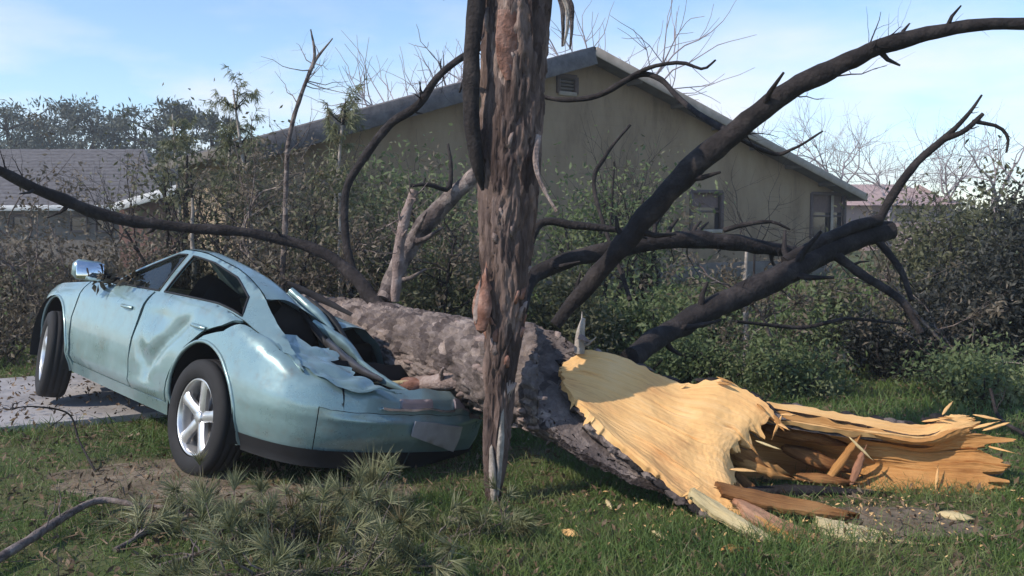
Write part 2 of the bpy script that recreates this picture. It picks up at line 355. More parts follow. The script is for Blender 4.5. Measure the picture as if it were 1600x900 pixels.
# driveway slab
def slab(name, poly_fn, nu, nv, mt, lift, thick):
    mb = MB(); P = np.array([[poly_fn(u, v) for v in np.linspace(0, 1, nv)] for u in np.linspace(0, 1, nu)])
    for a in range(nu):
        for b in range(nv): P[a, b, 2] = gz(P[a, b, 0], P[a, b, 1]) * .6 + lift + .012 * noise.noise(Vector((P[a, b, 0], P[a, b, 1], 1)))
    V = P.reshape(-1, 3); ii, jj = np.meshgrid(np.arange(nu - 1), np.arange(nv - 1), indexing='ij')
    mb.add(V, np.stack([ii * nv + jj, (ii + 1) * nv + jj, (ii + 1) * nv + jj + 1, ii * nv + jj + 1], -1).reshape(-1, 4))
    ring = [P[a, 0] for a in range(nu)] + [P[-1, b] for b in range(1, nv)] + [P[a, -1] for a in range(nu - 2, -1, -1)] + [P[0, b] for b in range(nv - 2, 0, -1)]
    ring = np.array(ring); m = len(ring); low = ring.copy(); low[:, 2] -= thick
    k = np.arange(m); mb.add(np.vstack([ring, low]), np.stack([k, (k + 1) % m, (k + 1) % m + m, k + m], -1))
    return tag(mb.build(name, mt, sharp=40), kind='structure')
def drive(u, v):
    x = -16 + 14.2 * u; y0 = 6.43 + (x + 3.7) * .55
    y0 += .05 * noise.noise(Vector((x * 2.5, 0, 4))) ; y1 = y0 + 2.7
    return [x, y0 + (y1 - y0) * v, 0]
slab('driveway', drive, 90, 14, 'concrete', .045, .12)

# ------------------------------------------------------------------ the big log's axis (the car is crushed under it)
LOG = catmull([at(1120, 742, 4.52), at(960, 640, 4.86), at(860, 600, 5.22), at(740, 566, 5.9), at(560, 520, 7.0), at(430, 492, 8.7), at(330, 462, 10.6)], 120)
LOGR = np.interp(np.linspace(0, 1, 120), [0, .08, .167, .33, .5, .667, .833, 1], [.10, .24, .325, .325, .295, .27, .22, .15])
LOG2 = LOG[:, :2]
def log_near(x, y):
    d = LOG2 - (x, y); k = int(np.argmin((d ** 2).sum(1)))
    t = LOG2[min(k + 1, 119)] - LOG2[max(k - 1, 0)]; t /= np.linalg.norm(t)
    off = np.array([x, y]) - LOG2[k]; return k, float(off[0] * -t[1] + off[1] * t[0])   # + = camera-left side
exec_car = True

# ------------------------------------------------------------------ CAR
YAW = R(135); CPITCH = R(2.5); CROLL = R(10)
CM = Matrix.Rotation(YAW, 4, 'Z') @ Matrix.Rotation(-CPITCH, 4, 'Y') @ Matrix.Rotation(CROLL, 4, 'X')
HUB = at(325, 652, 5.42)
COFF = HUB - CM @ Vector((0, .80, .33 - .075))
def cw(p, crush=True):
    x, y, z = p
    if crush and z > .93: z = .93 + (z - .93) * .86
    if crush and z > .93 and x < 1.1:                                  # roof sagging towards the back
        z = .93 + (z - .93) * (1 - .50 * min(1, (1.1 - x) / 1.35) ** 1.3)
    if crush and z > .93 and y < .52 and x < 1.75:
        f = min(1, max(0, (.52 - y) / .42)); f = f * f * (3 - 2 * f) * min(1, (1.75 - x) / .5)
        z = .93 + (z - .93) * (1 - .88 * f) + f * .03 * noise.noise(Vector((x * 5, y * 6, 1)))
    if crush and x < .15 and z > .42:                                  # rear pressed down towards the tail
        k = 1 - .60 * min(1, max(0, (.15 - x) / 1.15)) ** 1.5
        z2 = .42 + (z - .42) * k; wv = min(1, (z - z2) * 4)
        z = z2 + wv * .05 * (abs(noise.noise(Vector((x * 7, y * 5, z * 2)))) - .2)
    q = CM @ Vector((x, y, z)) + COFF
    if not crush: return q
    k, d = log_near(q.x, q.y); Rr = LOGR[k] + .012; zc = LOG[k][2]
    if d < .95:
        if abs(d) <= Rr: lim = zc - math.sqrt(max(Rr * Rr - d * d, 0)) - .01
        elif d < -Rr: lim = zc - .04
        else: lim = zc - .02 + (d - Rr) * 1.25
        if q.z > lim:
            ex = q.z - lim
            s = 1 if abs(d) <= Rr or d < 0 else min(1, max(0, (.95 - d) / .25))
            wr = .11 * (abs(noise.noise(Vector((q.x * 5, q.y * 5, q.z * 3)))) - .25) + .07 * (abs(noise.noise(Vector((q.x * 12, q.y * 12, q.z * 8)))) - .22)
            nz_ = lim + ex * .06 + (wr * min(1, ex * 5) if d > Rr + .03 else -abs(wr) * .4)
            q.z = q.z * (1 - s) + nz_ * s
            if d > 0: q.x -= s * ex * .06; q.y -= s * ex * .05
    q.z = max(q.z, .03)
    return q
OUT_PTS = [(3.66, 0), (3.63, .30), (3.53, .56), (3.30, .75), (2.95, .845), (2.4, .885), (1.5, .90), (.5, .90), (-.1, .89), (-.5, .86), (-.78, .775), (-.95, .60), (-1.02, .33), (-1.04, 0)]
OC = catmull(OUT_PTS, 700); OS = np.concatenate([[0], np.cumsum(np.linalg.norm(np.diff(OC, axis=0), axis=1))]); SMAX = OS[-1]
def s_of_x(x): return float(np.interp(-x, -OC[:, 0], OS))
def ztop(x): return float(np.interp(x, [-1.04, -.6, .0, 1.0, 1.9, 2.2, 2.9, 3.45, 3.66], [.90, .965, .97, .945, .915, .90, .83, .74, .66]))
def skirt(s, z, sgn=1):
    x = np.interp(s, OS, OC[:, 0]); y = np.interp(s, OS, OC[:, 1])
    ds = .01; x2 = np.interp(s + ds, OS, OC[:, 0]); y2 = np.interp(s + ds, OS, OC[:, 1]); x1 = np.interp(s - ds, OS, OC[:, 0]); y1 = np.interp(s - ds, OS, OC[:, 1])
    tx, ty = x2 - x1, y2 - y1; l = math.hypot(tx, ty) or 1; nxn, nyn = -ty / l, tx / l
    if nxn * x * .2 + nyn * y < 0 and y > .05: nxn, nyn = -nxn, -nyn
    if y <= .05: nxn, nyn = (1 if x > 1 else -1), 0
    zt = ztop(x)
    off = float(np.interp(z, [.17, .24, .33, .46, .60, .72, .9], [-.085, -.055, -.018, 0, .002, -.012, -.03]))
    off += .014 * math.exp(-((z - .30) / .03) ** 2) * min(1, max(0, (x - .45) / .2))                   # lower character line
    u = max(0, (z - (zt - .13)) / .13); off -= .055 * u ** 2.2
    return (x + nxn * off, (y + nyn * off) * sgn, z)
# greenhouse
GHX = .22
def roof_z(x): return float(np.interp(x + GHX, [-.62, -.30, .10, .5, 1.0, 1.32, 1.75, 2.22], [.955, 1.13, 1.30, 1.355, 1.365, 1.335, 1.14, .895]))
def gh(x, z, sgn=1):
    b = ztop(x) - .01; t = min(1.15, max(0, (z - b) / .42))
    wid = float(np.interp(x + GHX, [-.62, -.2, .4, 1.3, 1.9, 2.25], [.70, .765, .80, .80, .785, .745]))
    return (x, (wid - .19 * t - .03 * t * t) * sgn, z)
def inpoly(p, poly):
    c = False; n = len(poly); x, y = p
    for a in range(n):
        x1, y1 = poly[a]; x2, y2 = poly[a - 1]
        if (y1 > y) != (y2 > y) and x < (x2 - x1) * (y - y1) / (y2 - y1) + x1: c = not c
    return c
def resample(poly, h):
    out_ = []
    for a in range(len(poly)):
        p = np.array(poly[a]); q = np.array(poly[(a + 1) % len(poly)]); n = max(1, int(np.linalg.norm(q - p) / h + .5))
        out_ += [tuple(p + (q - p) * k / n) for k in range(n)]
    return out_
def panel(poly, fmap, h=.05, rim=.016, holes=(), center=None):
    """a sheet cut to a 2-D outline, mapped onto a surface, with turned-in edges"""
    loops = [resample(poly, h)] + [resample(q, h) for q in holes]
    V2 = []; E = []; bl = []
    for lp in loops:
        s = len(V2); V2 += lp; n = len(lp); E += [(s + k, s + (k + 1) % n) for k in range(n)]; bl.append(range(s, s + n))
    xs = [p[0] for p in poly]; ys = [p[1] for p in poly]; B = np.array(V2)
    x = min(xs) + h * .5; row = 0
    while x < max(xs):
        y = min(ys) + h * (.5 if row % 2 else .25)
        while y < max(ys):
            if inpoly((x, y), loops[0]) and not any(inpoly((x, y), q) for q in loops[1:]) and ((B - (x, y)) ** 2).sum(1).min() > (h * .45) ** 2: V2.append((x, y))
            y += h
        x += h * .9; row += 1
    r = geometry.delaunay_2d_cdt([Vector(p) for p in V2], E, [], 0, 1e-6)
    v2, fs = r[0], r[2]; orig = r[3]
    keep = []
    for f in fs:
        c = (sum(v2[k][0] for k in f) / len(f), sum(v2[k][1] for k in f) / len(f))
        if inpoly(c, loops[0]) and not any(inpoly(c, q) for q in loops[1:]): keep.append(list(f))
    P = np.array([tuple(fmap(p[0], p[1])) for p in v2]); T = np.array(keep)
    nn = np.cross(P[T[:, 1]] - P[T[:, 0]], P[T[:, 2]] - P[T[:, 0]])
    cen = P.mean(0) if center is None else np.array(center)
    if (nn * (P[T].mean(1) - cen)).sum() < 0: T = T[:, ::-1]; nn = -nn
    VN = np.zeros_like(P)
    for k in range(3): np.add.at(VN, T[:, k], nn)
    VN /= np.linalg.norm(VN, axis=1)[:, None] + 1e-12
    mb = MB().add(P, T)
    if rim:
        back = {}
        for k, o_ in enumerate(orig):
            for q in o_: back[q] = k
        for lp in bl:
            idx = [back.get(k, 0) for k in lp]; a = P[idx]; b = a - VN[idx] * rim; n = len(idx); k = np.arange(n)
            mb.add(np.vstack([a, b]), np.stack([k, (k + 1) % n, (k + 1) % n + n, k + n], -1))
    return mb
def rounded(pts, n=6): return [tuple(p) for p in catmull(list(pts) + [pts[0]], n * len(pts) + 1)[:-1]]
cbase = COFF.copy(); cbase = Vector((cbase.x, cbase.y, 0)) + Vector((-.9, .9, 0))
car = thing('sedan_car', cbase, 'crushed pale teal sedan pinned under the fallen pine log', 'car')
CC = np.array(CM @ Vector((1.3, 0, .5)) + COFF)
RA = .415; RZ = .315                       # wheel arch radius and centre height
def arch(cx, a0, a1, n=18, r=RA): return [(cx + r * math.cos(a), RZ + r * math.sin(a)) for a in np.linspace(a0, a1, n)]
AB = math.asin((.17 - RZ) / RA)
G = .008
def sk(sgn): return lambda x, z: cw(skirt(s_of_x(x), z, sgn))
def sks(sgn): return lambda s, z: cw(skirt(s, z, sgn))
for sgn, nm in ((1, 'left'), (-1, 'right')):
    top = lambda xs: [(x, ztop(x)) for x in xs]
    # rear door rear edge follows the wheel arch; positions in (x, z)
    fd = [(2.20, .26), (2.24, .60), (2.19, ztop(2.19))] + top(np.linspace(2.1, 1.0, 9)) + [(1.03, .80), (1.07, .55), (1.06, .26)]
    rd = [(1.06 - 2 * G, .26), (1.07 - 2 * G, .45), (1.06 - 3.5 * G, .62), (1.03 - 5 * G, .78), (1.0 - 4.5 * G, ztop(1.0))] + top(np.linspace(.9, -.24, 9)) + [(-.10, .865), (.10, .775), (.27, .655), (.38, .53), (.46, .40), (.50, .26)]
    d1 = panel(fd, sk(sgn), .05, center=CC).build('door', 'paint', car)
    def rdent(x, z, f=sk(sgn), s=sgn):
        p = f(x, z)
        if s > 0:
            q = max(0, 1 - abs((x - .60) + (z - .58) * .9 + .05 * math.sin(z * 9)) / .15) ** 1.3 * math.exp(-((z - .62) / .22) ** 4); q += .5 * max(0, 1 - abs((x - .85) - (z - .5) * .5) / .10) * max(0, 1 - abs(z - .5) / .14)
            q2 = max(0, 1 - abs(x - .72) / .26) * max(0, 1 - abs(z - .80) / .12)
            n = CM.to_3x3() @ Vector((0, 1, 0)); p = p - n * (.045 * q + .028 * q2) 
        return p
    d2 = panel(rd, rdent, .026, center=CC).build('door', 'paint', car)
    if sgn > 0: d2['label'] = 'dented rear door with its seam sprung open'
    # front fender, rear quarter: polygons in (s, z)
    S = s_of_x
    ff = [(S(2.25), .20), (S(2.25 + G * 2), .60), (S(2.20 + G * 2), ztop(2.2))] + [(S(x), ztop(x)) for x in np.linspace(2.35, 3.35, 10)] + [(S(3.35), .50), (S(2.72 + RA * math.cos(AB) + .015), .50 if False else .17)]
    arc = [(S(x), z) for x, z in arch(2.72, AB, math.pi - AB)]
    ff = ff[:-1] + [(S(3.30), .17)] + arc
    panel(ff, sks(sgn), .05, center=CC).build('fender', 'paint', car)
    rq = [(S(.47), .17), (S(.50 - 2 * G), .26), (S(.46 - 2 * G), .40), (S(.38 - 3 * G), .53), (S(.27 - 3 * G), .645), (S(.10 - 4 * G), .755), (S(-.10 - 5 * G), .84), (S(-.24 - 5 * G), ztop(-.27) - .01)]
    rq += [(S(x), ztop(x)) for x in np.linspace(-.34, -.98, 9)] + [(S(-.985), .60), (S(-.925), .597), (S(-.925), .17)] + [(S(x), z) for x, z in arch(0, math.pi - AB, AB)]
    panel(rq, sks(sgn), .04, center=CC).build('rear_quarter', 'paint', car)
    # rocker sill
    ro = [(2.72 - .40, .165), (2.20, .25), (.50, .25), (.42, .165)]
    panel(ro, lambda x, z, s=sgn: cw(skirt(s_of_x(x), z, s)), .06, center=CC).build('sill', 'paint', car)
    # arch lips, wells
    for cx in (0, 2.72):
        mb = MB(); pts = np.array([np.array(sk(sgn)(x, z)) for x, z in arch(cx, AB, math.pi - AB, 30, RA - .004)])
        tube(mb, pts, .013, 6); mb.build('arch_lip', 'paint', car)
        mb = MB(); nn = 20; aa = np.linspace(-.35, math.pi + .35, nn)
        rows = [[cw((cx + (RA + .0) * math.cos(a), sgn * yy, RZ + RA * math.sin(a))) for a in aa] for yy in (.875, .55)]
        V = np.array(rows).reshape(-1, 3); k = np.arange(nn - 1)
        mb.add(V, np.stack([k, k + 1, k + nn + 1, k + nn], -1))
        c0 = np.array(cw((cx, sgn * .55, RZ))); mb.add(np.vstack([V[nn:], c0]), np.stack([k, k + 1, np.full(nn - 1, nn)], -1))
        mb.build('wheel_well', 'plastic', car)
    # windows and pillars (x, z)
    fw = [(2.02, ztop(1.8) + .015), (1.86, 1.03), (1.62, 1.145), (1.34, 1.27), (1.22, 1.285), (1.20, ztop(1.0) + .01)]
    rw = [(1.12, ztop(.9) + .01), (1.13, 1.29), (.80, 1.30), (.42, 1.265), (.17, 1.17), (.06, ztop(-.1) + .016)]
    fw = [(a - GHX, b) for a, b in fw]; rw = [(a - GHX, b) for a, b in rw]
    gm = lambda x, z, s=sgn: cw(gh(x, z, s))
    gi = lambda x, z, s=sgn: cw((gh(x, z, s)[0], gh(x, z, s)[1] - s * .014, z))
    rail = [(2.02, ztop(2.02) - .012)] + [(x, roof_z(x) - .02) for x in np.linspace(1.88, -.74, 24)] + [(x, ztop(x) - .012) for x in np.linspace(-.82, 1.98, 16)]
    panel(rail, gm, .045, holes=(fw, rw), center=CC).build('window_frame', 'paint', car)
    for q in ((fw,) if sgn > 0 else (fw, rw)): panel(q, gi, .06, rim=0, center=CC).build('side_window', 'glass', car)
    if sgn > 0:
        mb = MB()
        for q in (fw, rw):
            pts = np.array([np.array(gm(*p)) for p in resample(q, .05)]); tube(mb, np.vstack([pts, pts[:1]]), .008, 5, cap=False)
        mb.build('window_seal', 'plastic', car)
    # handles
    for hx in (1.16, .06):
        mb = MB(); pts = []
        for t in np.linspace(0, 1, 9):
            x = hx + .17 * t; p = skirt(s_of_x(x), .80, sgn); pts.append(np.array(cw((p[0], p[1] + sgn * (.004 + .022 * math.sin(math.pi * t) ** .5), .80))))
        tube(mb, np.array(pts), .013, 8); mb.build('door_handle', 'paint', car)
# cap surfaces: hood, trunk lid, roof, windscreen, rear screen
def grid(mb, fn, us, vs):
    V = np.array([[tuple(fn(u, v)) for v in vs] for u in us]); a, b = V.shape[:2]; ii, jj = np.meshgrid(np.arange(a - 1), np.arange(b - 1), indexing='ij')
    mb.add(V.reshape(-1, 3), np.stack([ii * b + jj, (ii + 1) * b + jj, (ii + 1) * b + jj + 1, ii * b + jj + 1], -1).reshape(-1, 4)); return mb
def deck(x, yn, dz=0, sh=1.0):
    xx = min(max(x, -1.035), 3.65); e = skirt(s_of_x(xx), ztop(xx))
    return cw((x, e[1] * yn * sh, ztop(xx) + .045 * (1 - yn * yn) * min(1, (3.72 - x) * 2) + dz))
grid(MB(), lambda x, y: deck(x, y), np.linspace(3.64, 2.16, 26), np.linspace(-1, 1, 23)).build('hood', 'paint', car)
def torn(x, y):                                                       # ragged inner edge, metal curled up
    e = 1 - (1 - y) * (1 + .55 * noise.noise(Vector((x * 9, 3, 1))) + .3 * noise.noise(Vector((x * 23, 5, 1)))); c = max(0, .8 - e)
    return deck(x, e, .03 * c * 4 * (.3 + noise.noise(Vector((x * 7, 8, 2)))) + .06 * (abs(noise.noise(Vector((x * 8, e * 7, 4)))) - .25) - .03 * c, .985)
grid(MB(), torn, np.linspace(-.56, -1.03, 44), np.linspace(.52, 1, 26)).build('trunk_lid', 'paint', car)
grid(MB(), lambda x, y: cw((x, y, .34)), np.linspace(-.36, -.82, 10), np.linspace(-.55, .55, 14)).build('trunk_well', 'interior', car)
grid(MB(), lambda x, y: deck(x, y, -.01), np.linspace(-.40, -.60, 10), np.linspace(.66, 1, 14)).build('parcel_panel', 'paint', car)
def roofp(x, yn):
    zz = roof_z(x) - .012; e = gh(x, zz); return cw((x, e[1] * yn, zz + .05 * (1 - yn * yn)))
grid(MB(), roofp, np.linspace(1.14, -.16, 30), np.linspace(-1, 1, 31)).build('roof', 'paint', car)
grid(MB(), roofp, np.linspace(1.98, 1.15, 18), np.linspace(-.97, .97, 19)).build('windscreen', 'glass', car)
# bumpers
for nm, x0, x1, z0, z1 in (('bumper', 3.36, 3.66, .17, .62), ):
    mb = MB()
    for sgn in (1, -1):
        grid(mb, lambda s, z: cw(skirt(s, z, sgn)), np.linspace(s_of_x(3.36), 0.0, 22), np.linspace(.17, .66, 14))
    mb.build('bumper', 'paint', car)
mb = MB()
for sgn in (1, -1): grid(mb, lambda s, z: cw(skirt(s, z, sgn)), np.linspace(s_of_x(-.985), SMAX, 14), np.linspace(.60, .895, 16))
mb.build('tail_panel', 'paint', car)
mb = MB()
def bump_p(s, z, sgn):
    x, y, zz = skirt(s, z, sgn); c = .035 * math.exp(-((z - .42) / .13) ** 4); f = min(1, max(0, (s - s_of_x(-.925)) / .3)); l = math.hypot(x, y)
    return cw((x - c * f, y, zz))
for sgn in (1, -1): grid(mb, lambda s, z: bump_p(s, z, sgn), np.linspace(s_of_x(-.928), SMAX, 22), np.linspace(.17, .592, 18))
mb.build('bumper', 'paint', car)
mb = MB()
for sgn in (1, -1): grid(mb, lambda s, z: cw((skirt(s, z, sgn)[0] - .012, skirt(s, z, sgn)[1] + sgn * .006, z)), np.linspace(s_of_x(-.42), SMAX, 34), np.linspace(.15, .255, 5))
mb.build('bumper_shade_strip', 'plastic', car)  # black strip added low on the rear bumper, standing in for shade there
# rear lamps, plate, trim on the tail
def tail(y, z, o=.012):
    sgn = 1 if y >= 0 else -1; s = float(np.interp(-abs(y), -OC[len(OC) // 2:, 1], OS[len(OC) // 2:]))
    p = skirt(min(s, SMAX), z, sgn); return cw((p[0] - o, p[1], z))
for y0, y1 in ((-.10, .14), (-.58, -.30)):
    panel([(y0, .70), (y0, .83), (y1, .84), (y1, .69)], lambda y, z: tail(y, z, .02), .04, .03, center=CC).build('tail_lamp', 'lamp_red', car)
panel([(-.28, .665), (-.28, .70), (.28, .70), (.28, .665)], lambda y, z: tail(y, z, .03), .04, .03, center=CC).build('trunk_trim', 'chrome', car)
PY = -.12
pl = panel([(PY - .22, .26), (PY - .22, .44), (PY + .19, .53), (PY + .19, .37)], lambda y, z: tail(y, z, .062), .05, .01, center=CC).build('licence_plate', 'plate', car)
# wheels
def wheel(cx, sgn, droop, steer=0, drop=(0, 0, 0)):
    c = CM @ Vector((cx, sgn * .80, .33 - droop)) + COFF + Vector(drop)
    if sgn < 0: c.z = max(c.z, .30)
    ax = CM.to_3x3() @ (Matrix.Rotation(steer, 3, 'Z') @ Vector((0, sgn, 0))); ax.normalize()
    f = CM.to_3x3() @ (Matrix.Rotation(steer, 3, 'Z') @ Vector((1, 0, 0))); u = f.cross(ax); 
    if u.z < 0: u = -u
    def P(r, a, o): r = r * 1.085; return np.array(c + f * (r * math.cos(a)) + u * (r * math.sin(a)) + ax * o)
    def lathe(prof, n=48):
        mb = MB(); V = np.array([[P(r, 2 * math.pi * k / n, o) for k in range(n)] for r, o in prof]); m = len(prof)
        ii, jj = np.meshgrid(np.arange(m - 1), np.arange(n), indexing='ij'); j2 = (jj + 1) % n
        return mb.add(V.reshape(-1, 3), np.stack([ii * n + jj, ii * n + j2, (ii + 1) * n + j2, (ii + 1) * n + jj], -1).reshape(-1, 4))
    wh = lathe([(.21, .052), (.225, .058), (.222, .08), (.212, .088), (.205, .08), (.197, .05), (.195, -.02), (.19, -.09)]).build('wheel', 'alloy', car)
    t = MB()
    prof = [(.222, -.10), (.225, -.105), (.27, -.108), (.31, -.098), (.326, -.08), (.330, -.05), (.322, -.045), (.330, -.04), (.331, -.005), (.323, 0), (.331, .005), (.330, .04), (.322, .045), (.330, .05), (.326, .08), (.31, .098), (.27, .108), (.235, .102), (.222, .088)]
    lathe(prof, 60).build('tyre', 'rubber', wh)
    lathe([(.001, .0), (.19, .0), (.19, -.01)], 32).build('brake_disc', 'steel', wh)
    for k in range(5):
        a0 = math.pi / 2 + .1 + k * 2 * math.pi / 5; mb = MB()
        prof = [(.03, .05, .055), (.07, .036, .062), (.12, .031, .068), (.17, .034, .074), (.205, .046, .074)]
        V = []
        for r, hw, o in prof:
            da = hw / r if r > .04 else .9
            V += [P(r, a0 - da, o - .012), P(r, a0 - da * .7, o), P(r, a0, o + .006), P(r, a0 + da * .7, o), P(r, a0 + da, o - .012), P(r, a0 + da * .8, o - .04), P(r, a0 - da * .8, o - .04)]
        n = 7; ii, jj = np.meshgrid(np.arange(4), np.arange(n), indexing='ij'); j2 = (jj + 1) % n
        mb.add(V, np.stack([ii * n + jj, ii * n + j2, (ii + 1) * n + j2, (ii + 1) * n + jj], -1).reshape(-1, 4)); mb.build('spoke', 'alloy', wh, sharp=50)
    lathe([(.001, .072), (.03, .072), (.036, .066), (.04, .04)], 24).build('hub_cap', 'alloy', wh)
    return wh
wheel(0, 1, .075); wheel(2.72, 1, .09, R(-13)); wheel(0, -1, -.03); wheel(2.72, -1, .0, R(-13))
# mirror, underbody, cabin
mb = MB(); mc = cw((1.80, .99, 1.01)); box(mb, mc, .10, .22, .15, np.array(CM.to_3x3()), .035)
mr = mb.build('wing_mirror', 'paint', car); mb = MB(); box(mb, cw((1.738, .995, 1.01)), .012, .20, .135, np.array(CM.to_3x3() @ Matrix.Rotation(R(16), 3, 'Y')), .004); mb.build('mirror_glass', 'mirror', mr)
mb = MB(); tube(mb, np.array([np.array(cw((1.79, .76, .95))), np.array(cw((1.795, .84, .97))), np.array(cw((1.80, .91, .99)))]), .03, 8); mb.build('mirror_arm', 'plastic', mr)
mb = MB(); grid(mb, lambda x, y: cw((x, y, .20)), np.linspace(-.72, 3.2, 20), np.linspace(-.66, .66, 12)); grid(mb, lambda x, y: cw((x, y, .30)), np.linspace(-.72, 3.2, 20), np.linspace(-.64, .64, 12))
mb.build('underbody', 'plastic', car)
mb = MB(); grid(mb, lambda z, y: cw((-.45, y, z)), np.linspace(.25, .80, 8), np.linspace(-.78, .72, 16)); mb.build('bulkhead', 'interior', car)
for sx, sy in ((1.1, .38), (1.1, -.38), (.2, .36), (.2, -.36)):
    mb = MB(); V = []
    prof = [(.50, .40, .52), (.10, .44, .54), (-.02, .55, .50), (-.10, .85, .46), (-.18, 1.10, .34), (-.21, 1.17, .20), (-.28, 1.13, .20), (-.22, .80, .44), (-.12, .40, .48), (.48, .28, .50)]
    V = [[cw((sx + a, sy + b * wd / 2, z)) for b in (-1, -.8, 0, .8, 1)] for a, z, wd in prof]
    V = np.array(V); n, m = V.shape[:2]; ii, jj = np.meshgrid(np.arange(n), np.arange(m - 1), indexing='ij'); i2 = (ii + 1) % n
    mb.add(V.reshape(-1, 3), np.stack([ii * m + jj, i2 * m + jj, i2 * m + jj + 1, ii * m + jj + 1], -1).reshape(-1, 4)); mb.build('seat', 'interior', car)

# ------------------------------------------------------------------ FALLEN TREE
def bark_disp(seed, scale_l=7., scale_a=3.2, depth=.03):
    """plates of pine bark: raised cells with deep furrows between"""
    def d(s, th, r):
        q = Vector((math.cos(th) * r * scale_a * 4.2, math.sin(th) * r * scale_a * 4.2, s * scale_l * .62 + seed))
        q += Vector((noise.noise(q * .8), noise.noise(q * .8 + Vector((9, 1, 4))), noise.noise(q * .8 + Vector((3, 7, 2))))) * .8
        q += Vector((noise.noise(q * 2.7), noise.noise(q * 2.7 + Vector((9, 1, 4))), 0)) * .3
        vd = noise.voronoi(q)[0]; e = min(1, (vd[1] - vd[0]) * 4.6)
        big = noise.noise(Vector((math.cos(th) * 1.2, math.sin(th) * 1.2, s * .9 + seed)))
        c = noise.cell(q * .9 + Vector((noise.noise(q * 3),) * 3) * .2)
        return depth * (e ** .8 - .75) + depth * .3 * c + depth * .4 * noise.noise(q * 3.1) + r * .10 * big
    return d
def ring_point(P, r, t, ang):
    T, U, W = frames(P); k = int(t * (len(P) - 1)); return P[k] + (math.cos(ang) * U[k] + math.sin(ang) * W[k]) * r[k], T[k], math.cos(ang) * U[k] + math.sin(ang) * W[k]
def plates(root, P, r, n, size, mt, t0=0, t1=1, lift=.008, name='bark_plate', depth=.02):
    """loose flakes of bark standing off a trunk, each its own small piece"""
    T, U, W = frames(P); m = len(P)
    for k in range(n):
        t = t0 + (t1 - t0) * rng.random(); i = min(m - 2, int(t * (m - 1))); a = rng.random() * 2 * math.pi
        nrm = math.cos(a) * U[i] + math.sin(a) * W[i]; tan = np.cross(T[i], nrm); c = P[i] + nrm * (r[i] + lift)
        l = size * (.6 + .9 * rng.random()); w_ = l * (.3 + .2 * rng.random()); tw = (rng.random() - .5) * .6
        ax = T[i] * math.cos(tw) + tan * math.sin(tw); bx_ = np.cross(nrm, ax); th = .002 + .008 * rng.random()
        q = [(-1, -.6), (-.7, -1), (.5, -.9), (1, -.3), (.8, .7), (.1, 1), (-.8, .8)]
        q = [(x * (.8 + .4 * rng.random()), y * (.8 + .4 * rng.random())) for x, y in q]
        tilt = .02 * rng.random()
        top = [c + ax * x * l / 2 + bx_ * y * w_ / 2 - nrm * (y * w_ / 2) ** 2 / (2 * r[i]) + nrm * (th + tilt * x) for x, y in q]
        bot = [c + ax * x * l / 2 * 1.05 + bx_ * y * w_ / 2 * 1.05 - nrm * ((y * w_ / 2) ** 2 / (2 * r[i]) + depth) for x, y in q]
        mb = MB(); nq = len(q); j = np.arange(nq); V = np.array(top + bot + [np.mean(top, 0) + nrm * .003])
        mb.add(V, np.stack([j, j + nq, (j + 1) % nq + nq, (j + 1) % nq], -1)); mb.f.append(np.stack([j, (j + 1) % nq, np.full(nq, 2 * nq)], -1) + mb.n - len(V))
        mb.build(name, mt, root, smooth=False)
def px_line(pts, n=None, jitter=0, seed=0):
    """(px, py, Y, width in px) control points -> centre line and radii"""
    P = [np.array(at(a, b, c)) for a, b, c, _ in pts]; Rr = [wd / 2 * c / F for _, _, c, wd in pts]
    L_ = sum(np.linalg.norm(P[k + 1] - P[k]) for k in range(len(P) - 1)); n = n or max(8, int(L_ / .05))
    C = catmull(P, n); r = np.interp(np.linspace(0, 1, n), np.linspace(0, 1, len(P)), Rr)
    if jitter:
        for k in range(n):
            q = Vector(C[k] * 2.2 + seed); C[k] += np.array([noise.noise(q), noise.noise(q + Vector((5, 5, 5))), noise.noise(q + Vector((9, 2, 7)))]) * jitter
    return C, r
def limb(root, pts, mt='bark_dark', name='limb', jitter=.02, seg=10, knots=0, wob=.25):
    C, r = px_line(pts, None, jitter, rng.random() * 9); mb = MB(); tube(mb, C, r, seg, True, wob, 9.)
    for k in range(knots):
        i = int(len(C) * (.1 + .8 * rng.random())); d = rand_dirs(1, .1)[0]; T = C[min(i + 1, len(C) - 1)] - C[i]; T /= np.linalg.norm(T); d = d - T * np.dot(d, T) + T * .4; d /= np.linalg.norm(d)
        l = r[i] * (1.5 + 1.8 * rng.random()); tube(mb, np.array([C[i], C[i] + d * (r[i] + l * .4), C[i] + d * (r[i] + l) + T * l * .3]), [r[i] * .4, r[i] * .26, r[i] * .12], 6)
    o = mb.build(name, mt, root); LIMBS.append((o, root, C, r, mt, name)); return o
LIMBS = []
def twigs(mb, C, r, n, length, lvl=1, up=.1, rad=None):
    """side twigs off a centre line, forking"""
    ends = []
    for k in range(n):
        i = int(len(C) * (.15 + .83 * rng.random())); i = min(i, len(C) - 2); T = C[i + 1] - C[i]; T = T / (np.linalg.norm(T) + 1e-9)
        d = rand_dirs(1, up)[0] * .9 + T * .7; d /= np.linalg.norm(d); l = length * (.4 + .8 * rng.random()); b = rand_dirs(1, up)[0] * .35
        Q = np.array([C[i] + d * l * t + b * l * t * t + rand_dirs(1)[0] * l * .04 for t in np.linspace(0, 1, 6)])
        rr = (rad or r[i] * .45) * np.linspace(1, .25, 6); tube(mb, Q, rr, 5, False); ends.append(Q)
        if lvl > 0: ends += twigs(mb, Q, rr, 3, length * .5, lvl - 1, up)
    return ends

A0 = Vector(LOG[0])
tree = thing('fallen_pine_tree', (A0.x, A0.y, 0), 'huge snapped pine log lying on the car, its splintered yellow wood torn open', 'tree')

